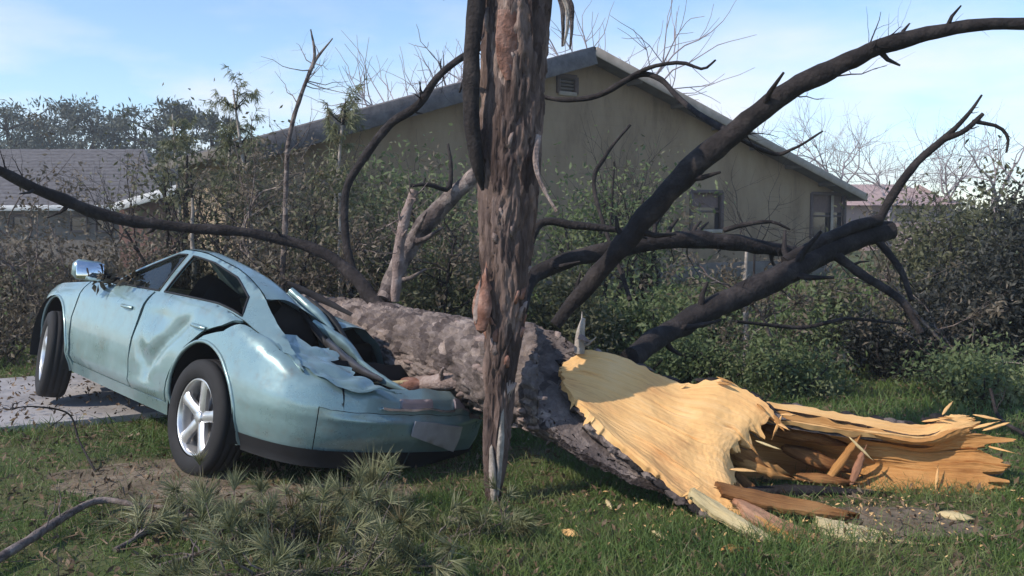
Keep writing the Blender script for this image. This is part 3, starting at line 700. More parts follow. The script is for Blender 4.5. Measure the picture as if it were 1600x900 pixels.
def patch(C, nu, nv, mt, name, root, amp=.012, thick=.0, back=None, jag=(0, 0, 0, 0), seed=0, fib=9.):
    """control grid [row][col] of points -> torn wood sheet; u runs along the grain (columns)"""
    C = np.array([[np.array(p) for p in row] for row in C]); nr, nc = C.shape[:2]
    A = np.array([catmull(C[k], nu) for k in range(nr)]); V = np.array([catmull(A[:, k], nv) for k in range(nu)])   # [u][v]
    du = np.gradient(V, axis=0); dv = np.gradient(V, axis=1); nn = np.cross(du, dv); nn /= np.linalg.norm(nn, axis=2)[..., None] + 1e-9
    if (nn * (np.array([0, 0, CAMZ]) - V)).sum() < 0: nn = -nn
    for a in range(nu):
        for b in range(nv):
            u, v = a / (nu - 1), b / (nv - 1)
            h = noise.noise(Vector((u * 2.2, v * fib * .45, seed))) * amp * 1.0 + noise.noise(Vector((u * 7 , v * fib * 4.5, seed + 4))) * amp * .08 + noise.noise(Vector((u * 6, v * 5, seed + 8))) * amp * .6 + noise.noise(Vector((u * 26, v * 40, seed + 9))) * amp * .14 + noise.noise(Vector((u * 60, v * 60, seed + 9))) * amp * .08
            st = noise.noise(Vector((u * 2.0 + noise.noise(Vector((u * 9, v * 30, seed))) * .12, v * fib * 1.5, seed + 12))) * 3.2; fl = math.floor(st); fr_ = st - fl; h += (fl + min(1, fr_ * 7) if fr_ < .143 else fl + 1) * amp * .08
            for c_ in range(5):                       # splits along the grain
                vc = (c_ + .5 + .35 * math.sin(seed * 7 + c_ * 5)) / 5 + .025 * noise.noise(Vector((u * 4, c_ * 3.3, seed))); on = noise.noise(Vector((u * 2.6, c_ * 1.9, seed + 30)))
                if on > 0 and abs(v - vc) < .03: h -= amp * 2.0 * min(1, on * 4) * max(0, 1 - abs(v - vc) / .013) ; h += amp * .7 * min(1, on * 4) * max(0, 1 - abs(v - vc - .018) / .014)
            V[a, b] += nn[a, b] * h
    # ragged ends / edges
    for b in range(nv):
        j = 1.3 * noise.noise(Vector((b / nv * 7, seed, 1))) + .8 * noise.noise(Vector((b / nv * 19, seed, 2))) + 1.2 * max(0, noise.noise(Vector((b / nv * 33, seed, 4))) - .1)
        for m_ in range(14):
            k = (1 - m_ / 14) ** 2
            V[m_, b] -= du[m_, b] / np.linalg.norm(du[m_, b]) * j * jag[0] * k; V[nu - 1 - m_, b] += du[-1 - m_, b] / np.linalg.norm(du[-1 - m_, b]) * j * jag[1] * k
    for a in range(nu):
        j = noise.noise(Vector((a / nu * 9, seed, 5))) + .9 * (1.1 - 4 * abs(noise.noise(Vector((a / nu * 17, seed, 7))))) * .5 + .4 * noise.noise(Vector((a / nu * 45, seed, 8)))
        for m_ in range(5):
            k = (1 - m_ / 5) ** 2
            V[a, m_] -= dv[a, m_] / np.linalg.norm(dv[a, m_]) * j * jag[2] * k; V[a, nv - 1 - m_] += dv[a, -1 - m_] / np.linalg.norm(dv[a, -1 - m_]) * j * jag[3] * k
    ii, jj = np.meshgrid(np.arange(nu - 1), np.arange(nv - 1), indexing='ij')
    Qf = np.stack([ii * nv + jj, (ii + 1) * nv + jj, (ii + 1) * nv + jj + 1, ii * nv + jj + 1], -1).reshape(-1, 4)
    UV = np.stack(np.meshgrid(np.linspace(0, 1, nu), np.linspace(0, 1, nv), indexing='ij'), -1).reshape(-1, 2) + seed
    mb = MB().add(V.reshape(-1, 3), Qf)
    ring = np.concatenate([np.arange(nu) * nv, (nu - 1) * nv + np.arange(1, nv), (np.arange(nu - 2, -1, -1)) * nv + nv - 1, np.arange(nv - 2, 0, -1)])
    Fl = V.reshape(-1, 3); Nl = nn.reshape(-1, 3)
    th = np.array([thick * (.7 + .6 * noise.noise(Vector((k * .13, seed, 3)))) for k in range(len(ring))])[:, None]
    B = Fl[ring] - Nl[ring] * th; B[:, 2] = np.maximum(B[:, 2], .0); m = len(ring); k = np.arange(m)
    mb.add(np.vstack([Fl[ring], B]), np.stack([k, (k + 1) % m, (k + 1) % m + m, k + m], -1)); UV = np.vstack([UV, UV[ring], UV[ring] + [0, .02]])
    mb.uv = UV; o = mb.build(name, mt, root)
    Vb = V - nn * thick; Vb[..., 2] = np.maximum(Vb[..., 2], .004)
    mb = MB().add(Vb.reshape(-1, 3), Qf[:, ::-1]); mb.uv = UV[:nu * nv]; ob = mb.build('splinter_back', back or mt, o)
    return o
# the pale oblique face of the break (rows from upper edge to lower edge, columns log -> tip)
A = [[at(880, 566, 5.20), at(918, 548, 5.24), at(1000, 570, 5.22), at(1062, 598, 5.18), at(1130, 594, 5.14), at(1185, 622, 5.06), at(1215, 652, 5.0)],
     [at(876, 580, 5.10), at(922, 580, 5.12), at(1000, 610, 5.06), at(1060, 640, 5.0), at(1115, 655, 4.95), at(1150, 668, 4.93), at(1165, 690, 4.92)],
     [at(884, 600, 5.00), at(940, 625, 4.98), at(1008, 660, 4.90), at(1060, 690, 4.83), at(1100, 705, 4.80), at(1125, 712, 4.78), at(1140, 735, 4.76)],
     [at(905, 630, 4.88), at(955, 665, 4.82), at(1015, 704, 4.72), at(1065, 738, 4.64), at(1105, 762, 4.58), at(1140, 782, 4.53), at(1168, 805, 4.46)],
     [at(925, 655, 4.78), at(968, 694, 4.70), at(1020, 735, 4.58), at(1072, 772, 4.48), at(1122, 802, 4.40), at(1172, 830, 4.32), at(1216, 852, 4.27)]]
mb = MB(); fine = catmull(LOG[::6], 420); fr = np.interp(np.linspace(0, 1, 420), np.linspace(0, 1, 120), LOGR)
tube(mb, fine, fr, 150, True, disp=bark_disp(2.0, 8.5, 4.4, .026))
AA = np.array([np.array(q) for r_ in A for q in r_]); ac = AA.mean(0); an_ = np.linalg.svd(AA - ac)[2][2]
if np.dot(an_, np.array([0, 0, CAMZ]) - ac) < 0: an_ = -an_
for V in mb.v:                                   # the log is split off along the torn face
    d = (V - ac) @ an_; d = np.where(V[:, 0] > .15, d, -1); V -= np.maximum(d + .075, 0)[:, None] * an_; V[:, 2] = np.maximum(V[:, 2], .005)
mb.build('trunk', 'bark', tree)
plates(tree, fine, fr, 70, .07, 'bark_plate', .26, .62, -.004)
sa = patch(A, 130, 130, 'sapwood', 'split_face', tree, .022, .05, 'bark', (.02, .09, .016, .02), 1., 6.)
# long slab splayed to the right: upper rim rolls over into a hollow inner face
B_ = [[at(1120, 600, 5.24), at(1200, 628, 5.22), at(1290, 642, 5.2), at(1370, 655, 5.18), at(1440, 664, 5.16), at(1478, 652, 5.14), at(1506, 648, 5.13)],
      [at(1122, 630, 5.10), at(1205, 652, 5.08), at(1290, 668, 5.06), at(1370, 678, 5.05), at(1440, 686, 5.03), at(1490, 672, 5.05), at(1528, 664, 5.08)],
      [at(1130, 662, 5.26), at(1215, 672, 5.34), at(1300, 688, 5.26), at(1375, 698, 5.14), at(1440, 706, 5.10), at(1500, 700, 5.08), at(1548, 700, 5.05)],
      [at(1140, 705, 5.36), at(1225, 712, 5.46), at(1310, 724, 5.30), at(1380, 732, 5.14), at(1450, 740, 5.06), at(1510, 745, 4.98), at(1560, 750, 4.93)],
      [at(1150, 755, 5.20), at(1235, 752, 5.22), at(1320, 764, 5.02), at(1390, 772, 4.95), at(1460, 780, 4.90), at(1525, 790, 4.84), at(1592, 799, 4.78)]]
sb = patch(B_[:2], 130, 40, 'sapwood', 'slab_rim', tree, .014, .05, 'bark', (.02, .06, .014, .004), 3., 6.)
sb = patch(B_[1:], 130, 110, 'innerwood', 'split_slab', tree, .03, .05, 'bark', (.02, .14, .002, .02), 4., 6.)
# broken heartwood lumps in the hollow
def chunk(root, a, b, wd, th, mt, name='heartwood_splinter', seed=0., up=(0, -.6, .8)):
    a = np.array(a); b = np.array(b); x = (b - a); l = np.linalg.norm(x); x /= l; u = np.array(up) - x * np.dot(up, x); u /= np.linalg.norm(u); s = np.cross(u, x)
    n = 26; m = 12; V = np.zeros((n, m, 3)); UV = np.zeros((n, m, 2))
    for k in range(n):
        t = k / (n - 1); tp = (.6 + .5 * math.sin(math.pi * min(1, t * 1.25)) if t < .7 else 1.0 * (1 - (t - .7) / .3) ** .8 + .04) if True else 1
        for q in range(m):
            an = 2 * math.pi * q / m; jr = 1 + .55 * noise.noise(Vector((math.cos(an) * 2 + seed, math.sin(an) * 2, t * 1.2))) + .45 * noise.noise(Vector((q * 3.71 + seed, 1.3, t * 1.1))) + .15 * noise.noise(Vector((q * 2.3, seed, t * 6)))
            te = max(0, t - .55) / .45; e = l * te * .34 * noise.noise(Vector((q * 2.17, seed, 3))) * 1.6; jr *= 1 - .5 * te * (q % 2)
            V[k, q] = a + x * (t * l + e) + s * math.cos(an) * wd / 2 * tp * jr + u * math.sin(an) * th / 2 * tp * jr; UV[k, q] = (t + seed, q / m)
            V[k, q, 2] = max(V[k, q, 2], .004)
    mb = MB(); ii, jj = np.meshgrid(np.arange(n - 1), np.arange(m), indexing='ij'); j2 = (jj + 1) % m
    mb.add(V.reshape(-1, 3), np.stack([ii * m + jj, ii * m + j2, (ii + 1) * m + j2, (ii + 1) * m + jj], -1).reshape(-1, 4)); uvs = [UV.reshape(-1, 2)]
    for k in (0, n - 1):
        vv = np.vstack([V[k], V[k].mean(0) + x * (-.02 if k == 0 else .02)]); q = np.arange(m); mb.add(vv, np.stack([q, (q + 1) % m, np.full(m, m)], -1)); uvs.append(np.full((m + 1, 2), .5))
    mb.uv = np.vstack(uvs); return mb.build(name, mt, root, smooth=False)
for k, (a, b, wd, th, mt_) in enumerate([
        (at(1128, 690, 5.06), at(1200, 730, 4.96), .10, .09, 'heartwood'), (at(1140, 715, 5.04), at(1232, 745, 4.94), .08, .08, 'innerwood'), (at(1195, 668, 5.24), at(1320, 694, 5.18), .10, .06, 'heartwood'),
        (at(1225, 700, 5.22), at(1340, 740, 5.08), .08, .07, 'heartwood'), (at(1290, 752, 5.02), at(1340, 685, 5.06), .05, .04, 'innerwood'), (at(1330, 755, 4.98), at(1352, 700, 5.04), .04, .03, 'redwood'), (at(1245, 745, 5.06), at(1335, 754, 4.98), .07, .05, 'heartwood'),
        (at(1330, 686, 5.0), at(1360, 715, 4.94), .016, .014, 'palewood'), (at(1185, 690, 4.94), at(1218, 702, 4.88), .014, .012, 'palewood'),
        (at(1150, 768, 4.78), at(1390, 770, 4.92), .06, .05, 'bark_dark'), (at(1125, 735, 4.86), at(1185, 800, 4.60), .06, .06, 'heartwood'), (at(1150, 740, 4.98), at(1200, 790, 4.74), .05, .04, 'heartwood')]):
    chunk(tree, a, b, wd, th, mt_, 'splinter' if mt_ != 'heartwood' else 'heartwood_splinter', k * 1.37)
def plank(root, up_, lo, mt, name, seed, thick=.03, res=(60, 18)):
    nr_ = lambda v: Vector((0, 0, CAMZ)) + (Vector(v) - Vector((0, 0, CAMZ))) * .955
    up_ = [nr_(v) for v in up_]; lo = [nr_(v) for v in lo]
    return patch([up_, [(Vector(a) + Vector(b)) / 2 + Vector((0, 0, .012)) for a, b in zip(up_, lo)], lo], res[0], res[1], mt, name, root, .010, thick, mt, (.02, .06, .006, .006), seed, 5.)
plank(tree, [at(1085, 762, 4.56), at(1130, 790, 4.50), at(1180, 822, 4.40), at(1222, 848, 4.33)], [at(1078, 775, 4.50), at(1124, 808, 4.42), at(1172, 836, 4.34), at(1216, 856, 4.29)], 'palewood', 'long_splinter', 21.)
plank(tree, [at(1150, 775, 4.66), at(1190, 795, 4.60), at(1240, 820, 4.50), at(1292, 842, 4.40)], [at(1165, 808, 4.50), at(1200, 828, 4.44), at(1235, 845, 4.37), at(1280, 856, 4.31)], 'redwood', 'long_splinter', 22.)
plank(tree, [at(1175, 800, 4.56), at(1200, 812, 4.52), at(1230, 830, 4.44), at(1262, 852, 4.34)], [at(1180, 815, 4.50), at(1202, 828, 4.44), at(1226, 842, 4.38), at(1250, 858, 4.30)], 'innerwood', 'long_splinter', 23.)
plank(tree, [at(1120, 752, 4.74), at(1190, 768, 4.74), at(1260, 782, 4.72), at(1330, 800, 4.66)], [at(1130, 772, 4.64), at(1195, 790, 4.62), at(1262, 800, 4.60), at(1322, 808, 4.60)], 'heartwood', 'long_splinter', 24.)
# small torn fibres along the edges of the break
for k in range(40):
    q = A[4 * rng.integers(0, 2)] if k % 2 else B_[4 * rng.integers(0, 2)]; c = np.array(q[rng.integers(3, 7)] if k % 4 > 1 else [A, B_][k % 2][rng.integers(0, 5)][6]) + rng.normal(size=3) * .02
    d = np.array([.7, -.25, -.1]) + rng.normal(size=3) * .35; d /= np.linalg.norm(d); l = .05 + .10 * rng.random()
    c[2] = max(c[2], .03); chunk(tree, c, c + d * l, .012 + .012 * rng.random(), .008, 'sapwood' if k % 3 else 'innerwood', 'splinter', k * .77)
# bark left standing along the upper edge of the break
for k in range(30):
    row = A[0] if k < 18 else B_[0]; t = rng.random() * (len(row) - 1.01); i = int(t); c = np.array(row[i]).copy() * (1 - t + i) + np.array(row[i + 1]) * (t - i) + np.array([0, .035, -.01]); l = .05 + .09 * rng.random()
    chunk(tree, c - np.array([l * .5, 0, -.01]), c + np.array([l * .5, -.01, -.015]), .035 + .03 * rng.random(), .03, 'bark_dark' if k % 3 else 'bark', 'bark_chip', 20 + k * .9)
for k in range(26):
    t = rng.random() * 5.5; i = int(t); c = np.array(A[4][i]) * (1 - t + i) + np.array(A[4][i + 1]) * (t - i) + np.array([-.02, .02, -.03]); l = .06 + .08 * rng.random(); d = np.array([.65, -.5, -.35]); c[2] = max(c[2], .03)
    chunk(tree, c - d * l * .5, c + d * l * .5, .04 + .03 * rng.random(), .025, 'bark' if k % 3 else 'bark_dark', 'bark_chip', 50 + k * .7)
def strip(root, pts, wds, mt, name, curl=.2, thick=.012):
    C = catmull([np.array(p) for p in pts], 24); W_ = np.interp(np.linspace(0, 1, 24), np.linspace(0, 1, len(wds)), wds); T, U, Wv = frames(C); rows = []
    side = np.array([1., .35, 0]); V = []
    for k in range(24):
        s = side - T[k] * np.dot(side, T[k]); s /= np.linalg.norm(s); n = np.cross(s, T[k])
        if n[1] > 0: n = -n
        V.append([C[k] + s * W_[k] * t / 2 - n * curl * W_[k] * t * t * .6 + n * .006 * noise.noise(Vector((k * .4, t * 2, W_[0] * 50))) for t in np.linspace(-1, 1, 7)] + [C[k] + s * W_[k] * t / 2 - n * (curl * W_[k] * t * t * .6 + thick) for t in np.linspace(1, -1, 7)])
    V = np.array(V); m = 14; mb = MB(); ii, jj = np.meshgrid(np.arange(23), np.arange(m), indexing='ij'); j2 = (jj + 1) % m
    mb.add(V.reshape(-1, 3), np.stack([ii * m + jj, (ii + 1) * m + jj, (ii + 1) * m + j2, ii * m + j2], -1).reshape(-1, 4)); return mb.build(name, mt, root, sharp=50)
# limbs still on the log
limb(tree, [(868, 508, 5.45, 18.9), (890, 478, 5.45, 22.4), (930, 432, 5.4, 28.4), (985, 368, 5.35, 32.7), (1050, 292, 5.3, 36.1), (1140, 212, 5.25, 36.1), (1220, 152, 5.2, 32.7), (1300, 108, 5.15, 29.2), (1380, 72, 5.1, 25.8), (1470, 50, 5.05, 20.6), (1600, 38, 5.0, 17.2), (1760, 45, 4.95, 12.0)], 'bark_dark', knots=9, seg=14, jitter=.015)
l2 = limb(tree, [(985, 560, 5.35, 34.4), (1040, 522, 5.7, 34.4), (1120, 478, 5.95, 36.1), (1220, 432, 6.2, 37.8), (1310, 384, 6.4, 36.1), (1392, 360, 6.55, 29.2)], 'bark_dark', knots=7, seg=14, jitter=.012)
limb(l2, [(1225, 410, 6.25, 18), (1300, 368, 6.35, 20), (1375, 343, 6.45, 18)], 'bark_dark', 'branch', .01)
limb(l2, [(1370, 352, 6.5, 15), (1395, 305, 6.5, 14), (1432, 255, 6.5, 12), (1478, 215, 6.45, 10), (1512, 180, 6.4, 6), (1534, 150, 6.4, 3)], 'bark_dark', 'branch', .012, knots=4)
limb(l2, [(1474, 218, 6.45, 10), (1506, 205, 6.4, 9), (1535, 178, 6.4, 6)], 'bark_dark', 'branch', .012, knots=2)
limb(l2, [(1520, 190, 6.4, 6), (1560, 198, 6.4, 6), (1575, 215, 6.4, 5), (1572, 238, 6.4, 3)], 'bark_dark', 'branch', .012, 6, 2)
limb(l2, [(1300, 395, 6.35, 17), (1350, 430, 6.3, 15), (1410, 470, 6.2, 13), (1440, 520, 6.1, 10)], 'bark_dark', 'branch', .012, knots=3)
limb(l2, [(1372, 375, 6.5, 12), (1408, 420, 6.4, 11), (1425, 470, 6.3, 8)], 'bark_dark', 'branch', .012, knots=2)
l3 = limb(tree, [(790, 560, 5.9, 31.0), (815, 470, 6.4, 27.5), (840, 428, 6.7, 25.8), (905, 402, 6.8, 25.8), (1000, 382, 6.9, 27.5), (1090, 374, 7.0, 27.5), (1180, 383, 7.1, 24.1), (1250, 396, 7.2, 15.5)], 'bark_dark', knots=6, jitter=.012)
limb(l3, [(1130, 360, 7.05, 10), (1160, 352, 7.0, 9), (1205, 346, 7.0, 6), (1235, 358, 7.0, 3)], 'bark_dark', 'branch', .01, 6, 2)
limb(l3, [(815, 450, 6.5, 14), (840, 353, 6.6, 13), (900, 352, 6.6, 13), (972, 360, 6.6, 9), (1010, 372, 6.7, 5)], 'bark_dark', 'branch', .008, 8)
l4 = limb(tree, [(610, 500, 6.75, 25.8), (560, 440, 7.0, 22.4), (500, 392, 7.1, 18.9), (440, 374, 7.1, 16.3), (350, 360, 7.0, 15.5), (250, 352, 6.9, 17.2), (150, 333, 6.7, 18.9), (70, 302, 6.4, 18.1), (-10, 262, 6.1, 15.5), (-120, 215, 5.8, 10.3)], 'bark_dark', knots=6, jitter=.015)
l5 = limb(tree, [(600, 470, 6.9, 30), (628, 408, 7.1, 30), (672, 345, 7.2, 30), (715, 298, 7.2, 26), (745, 268, 7.2, 22), (790, 215, 7.2, 14)], 'bark', knots=4, seg=12)
limb(tree, [(618, 470, 6.85, 14), (622, 400, 6.85, 18), (632, 345, 6.85, 16), (646, 296, 6.85, 12)], 'bark_plate', 'limb', .012, knots=2)
limb(l5, [(640, 290, 6.9, 6), (670, 288, 7.0, 7), (700, 295, 7.1, 9), (705, 255, 7.15, 6), (700, 225, 7.2, 4)], 'bark_dark', 'branch', .008, 6)
l6 = limb(tree, [(575, 480, 7.1, 12), (545, 400, 7.3, 12), (540, 300, 7.5, 12), (570, 245, 7.5, 13), (610, 195, 7.5, 13), (655, 162, 7.45, 13), (680, 125, 7.4, 12), (722, 90, 7.4, 11), (775, 62, 7.4, 7)], 'bark_dark', knots=4, jitter=.012)
limb(tree, [(655, 600, 5.88, 26), (690, 598, 5.68, 27), (730, 592, 5.62, 24), (765, 580, 5.72, 20)], 'bark_plate', 'branch_stub', .01, 14, 2, .5)
chunk(tree, at(668, 600, 5.84), at(598, 608, 5.74), .10, .09, 'bark_orange', 'torn_stub_end', 3.3); chunk(tree, at(660, 598, 5.83), at(584, 598, 5.72), .03, .03, 'palewood', 'splinter', 4.3)
limb(tree, [(905, 552, 5.2, 16), (907, 520, 5.2, 14), (912, 497, 5.2, 7)], 'bark_pale', 'branch_stub', .006, 8, 2)
l8 = limb(tree, [(1140, 206, 5.28, 12), (1095, 180, 5.6, 10), (1060, 150, 5.9, 9), (1030, 122, 6.1, 9), (995, 118, 6.2, 9), (930, 150, 6.3, 9), (865, 155, 6.4, 7), (800, 130, 6.5, 5)], 'bark_dark', 'branch', .01, 7)
limb(l8, [(985, 120, 6.2, 7), (1020, 104, 6.1, 7), (1065, 98, 6.0, 6), (1098, 108, 5.95, 5), (1118, 94, 5.9, 3)], 'bark_dark', 'twig', .006, 6)
limb(l8, [(1090, 180, 5.65, 5), (1200, 238, 6.4, 7), (1240, 232, 6.4, 5), (1285, 205, 6.4, 3)], 'bark_dark', 'twig', .006, 6)
limb(tree, [(985, 470, 6.9, 8), (930, 300, 7.4, 7), (945, 245, 7.5, 6), (985, 195, 7.5, 4)], 'bark_dark', 'twig', .01, 6)
limb(tree, [(1150, 500, 6.3, 6), (1250, 512, 6.5, 7), (1330, 498, 6.6, 6), (1420, 505, 6.7, 3)], 'bark_dark', 'twig', .015, 6, 2)

for o, root, C, r, mt_, nm in list(LIMBS):
    if nm == 'limb' and root is tree:
        mb = MB(); h = len(C) // 3; twigs(mb, C[h:], r[h:], 9, .32, 1, .2, .006); tag(mb.build('twigs', mt_, o), kind='stuff')
for k, (a, b, c, wd, mt_) in enumerate([((455, 450, 5.95), (492, 482, 5.85), (520, 515, 5.8), .10, 'paint'), ((478, 462, 6.0), (515, 492, 5.9), (548, 540, 5.8), .07, 'plastic'), ((490, 500, 5.75), (535, 530, 5.72), (575, 578, 5.7), .08, 'paint'), ((510, 530, 5.62), (550, 565, 5.6), (598, 592, 5.58), .07, 'steel'), ((470, 480, 5.8), (500, 520, 5.7), (530, 560, 5.6), .05, 'plastic'), ((560, 560, 5.65), (600, 590, 5.6), (640, 612, 5.58), .06, 'paint'), ((450, 440, 6.1), (500, 462, 6.1), (550, 490, 6.05), .06, 'interior')]):
    strip(car, [at(*a), at(*b), at(*c)], [wd * .6, wd, wd * .4], mt_, 'torn_metal', .8, .006)
# ------------------------------------------------------------------ snapped trunk standing on its splintered point
bt_pts = [(771, 803, 4.78, 12), (771, 765, 4.78, 25), (776, 700, 4.78, 36), (781, 600, 4.78, 47), (789, 500, 4.78, 62), (790, 380, 4.80, 78), (795, 250, 4.82, 94), (802, 120, 4.85, 100), (808, 0, 4.88, 106), (812, -160, 4.92, 110), (815, -330, 4.98, 108)]
BC, br = px_line(bt_pts, 260); g0 = BC[0]
bt = thing('broken_pine_trunk', (g0[0], g0[1], 0), 'upright snapped pine trunk narrowing downward to a splintered point in the grass', 'tree')
mb = MB()
bd_ = bark_disp(11., 4.6, 5.0, .022)
def bd2(s, th, r):
    f = min(1, max(0, (s - .35) / .5)); k = bd_(s, th, r) * (.25 + .75 * f)
    return k + (1 - f) * r * .35 * noise.noise(Vector((math.cos(th) * 2.2, math.sin(th) * 2.2, s * 1.3)))
tube(mb, BC, br, 120, True, disp=bd2); mb.build('trunk', 'bark_upright', bt)
plates(bt, BC, br, 46, .085, 'bark_plate', .22, .92, -.006)
plates(bt, BC, br, 16, .06, 'bark_orange', .33, .45, .0)
# torn pink-brown flap and red wound, hanging strips
chunk(bt, at(752, 516, 4.66), at(758, 424, 4.68), .085, .05, 'bark_orange', 'bark_flap', 8.1); chunk(bt, at(744, 505, 4.67), at(750, 445, 4.68), .05, .04, 'bark_plate', 'bark_flap', 6.2)
strip(bt, [at(795, 15, 4.68), at(795, 60, 4.665), at(792, 95, 4.665), at(796, 125, 4.67)], [.10, .13, .09, .03], 'bark_orange', 'bark_flap')
strip(bt, [at(842, 210, 4.72), at(838, 250, 4.68), at(846, 285, 4.66), at(870, 330, 4.64)], [.03, .03, .02, .008], 'bark_plate', 'bark_strip')
for k in range(3):
    x = 866 + rng.random() * 30; strip(bt, [at(850, -30 - 10 * k, 4.82), at(x, 0, 4.78), at(x + 4, 40, 4.76), at(x - 4 + 8 * rng.random(), 70 + 20 * rng.random(), 4.76)], [.02, .03, .02, .008], 'bark_pale' if k % 2 else 'bark', 'bark_strip', .1, .005)
limb(bt, [(752, -260, 4.9, 22), (748, -100, 4.78, 26), (745, 0, 4.72, 27), (737, 110, 4.68, 26), (737, 200, 4.68, 24), (747, 268, 4.70, 16), (756, 300, 4.74, 6)], 'bark_dark', 'limb', .006, 12, 2)
for a, b in (((768, 700, 4.72), (772, 800, 4.70)), ((785, 640, 4.72), (778, 770, 4.72))):
    chunk(bt, np.array(at(*a)), np.array(at(*b)), .035, .03, 'bark_orange' if a[1] < 500 else 'bark_pale', 'splinter', a[0] * .1)

# ------------------------------------------------------------------ HOUSES
def plane_uv(O, e):                       # ray -> (u along e, z) on the vertical plane through O
    n = Vector((e[1], -e[0], 0))
    def f(px, py):
        d = ray(px, py); t = (Vector(O) - Vector((0, 0, CAMZ))).dot(n) / d.dot(n); p = Vector((0, 0, CAMZ)) + d * t
        return ((p - Vector(O)).dot(Vector((e[0], e[1], 0))), p.z)
    return f
PK = Vector((1.5, 20.0, 0)); he = Vector((.837, .543, 0)).normalized(); hn = Vector((he.y, -he.x, 0))   # hn faces the camera
hs = thing('gable_house', PK, 'tan house with a wide storm-damaged gable behind the fallen tree', 'house')
fuv = plane_uv(PK, he)
def hp(u, z, o=0): return PK + he * u + Vector((0, 0, z)) + hn * o
PZ = 5.30; sl = .315; UR = 8.9; UL = -7.3
def rz(u): return PZ - .12 - abs(u) * sl
def rect(px0, py0, px1, py1):
    a = fuv(px0, py0); b = fuv(px1, py1); return [(a[0], a[1]), (b[0], a[1]), (b[0], b[1]), (a[0], b[1])]
win = rect(1080, 299, 1127, 361); win2 = rect(1268, 302, 1318, 372); vent = rect(872, 118, 900, 148); win3 = rect(930, 322, 985, 372)
wall = [(UL, 0), (UL, rz(UL)), (0, rz(0)), (UR, rz(UR)), (UR, 0)]
panel(wall, lambda u, z: hp(u, z), .8, .14, holes=(win, win2, vent), center=tuple(hp(0, 2, -5))).build('wall', 'siding', hs)
for s_, u0 in ((-1, UL), (1, UR)):
    mb = MB(); P4 = [hp(u0, 0), hp(u0, rz(u0)), hp(u0, rz(u0), -6), hp(u0, 0, -6)]; mb.add([tuple(q) for q in P4], [[0, 1, 2, 3]]); mb.build('wall', 'siding', hs)
def member(root, a, b, wd, ht, mt, name, upv=(0, 0, 1), bev=.01):
    a = Vector(a); b = Vector(b); mb = MB(); box(mb, (a + b) / 2, (b - a).length, wd, ht, rot_basis(b - a, upv), bev); return mb.build(name, mt, root, smooth=False)
OV = .55
for s_, u1 in ((-1, UL - .5), (1, UR + .7)):
    # roof slope: slab, with courses of shingles as low steps
    mb = MB(); nrow = 22
    for k in range(nrow):
        ua = u1 * (k) / nrow; ub = u1 * (k + 1) / nrow + (.04 if s_ < 0 else -.04) * 0
        za = PZ - abs(ua) * sl; zb = PZ - abs(ub) * sl
        V = [hp(ua, za + .005, OV), hp(ub, zb + .03, OV), hp(ub, zb + .03, -6.4), hp(ua, za + .005, -6.4), hp(ub, zb + .003, OV), hp(ub, zb + .003, -6.4)]
        mb.add([tuple(q) for q in V], [[0, 1, 2, 3], [1, 4, 5, 2]])
    mb.build('roof_slope', 'shingle', hs, smooth=False)
    mb = MB(); V = [hp(0, PZ - .11, OV - .03), hp(u1, PZ - .11 - abs(u1) * sl, OV - .03), hp(u1, PZ - .11 - abs(u1) * sl, -6.3), hp(0, PZ - .11, -6.3)]
    mb.add([tuple(q) for q in V], [[3, 2, 1, 0]]); mb.build('soffit', 'soffit', hs)
    member(hs, hp(.0, PZ - .085, OV + .02) - Vector((0, 0, 0 if s_ > 0 else .09)), hp(u1, PZ - .085 - abs(u1) * sl, OV + .02) - Vector((0, 0, 0 if s_ > 0 else .09)), .04, .20 if s_ > 0 else .38, 'trim' if s_ > 0 else 'shingle', 'barge_board')
    member(hs, hp(u1, PZ - .085 - abs(u1) * sl, OV), hp(u1, PZ - .085 - abs(u1) * sl, -6.4), .04, .18, 'soffit', 'fascia')
    for k in range(1, 7):                  # rafter tails under the overhang
        uu = u1 * k / 7; member(hs, hp(uu, PZ - .17 - abs(uu) * sl, .02), hp(uu, PZ - .17 - abs(uu) * sl, OV - .02), .06, .10, 'soffit', 'lookout')
def window(root, r, mt='pane', name='window', bars=True):
    (u0, z1), (u1, _), (_, z0), _ = r
    o = MB(); V = [hp(u0, z0, -.08), hp(u1, z0, -.08), hp(u1, z1, -.08), hp(u0, z1, -.08)]; o.add([tuple(q) for q in V], [[0, 1, 2, 3]]); wd = o.build(name, mt, root)
    for a, b in (((u0, z0), (u1, z0)), ((u0, z1), (u1, z1)), ((u0, z0), (u0, z1)), ((u1, z0), (u1, z1))):
        member(wd, hp(*a, .0), hp(*b, .0), .10, .09, 'trim' if a[1] == b[1] == z0 else 'door_brown', 'sill' if a[1] == b[1] == z0 else 'frame', upv=(0, 0, 1) if a[1] == b[1] else tuple(hn))
    if bars:
        zm = (z0 + z1) / 2; member(wd, hp(u0, zm, -.05), hp(u1, zm, -.05), .05, .05, 'door_brown', 'sash_bar')
        mb = MB(); V = [hp(u0 + .05, zm + .1, -.072), hp(u1 - .05, zm + .1, -.072), hp(u1 - .05, z1 - .04, -.072), hp(u0 + .05, z1 - .04, -.072)]; mb.add([tuple(q) for q in V], [[0, 1, 2, 3]]); mb.build('blind', 'shade', wd)
    return wd
window(hs, win); window(hs, win2, 'pane'); 
vt = window(hs, vent, 'pane', 'gable_vent', False)
(u0, z1), (u1, _), (_, z0), _ = vent
for k in range(5): zz = z0 + (z1 - z0) * (k + .5) / 5; member(vt, hp(u0, zz, -.04), hp(u1, zz, -.04), .05, .05, 'soffit', 'louvre')
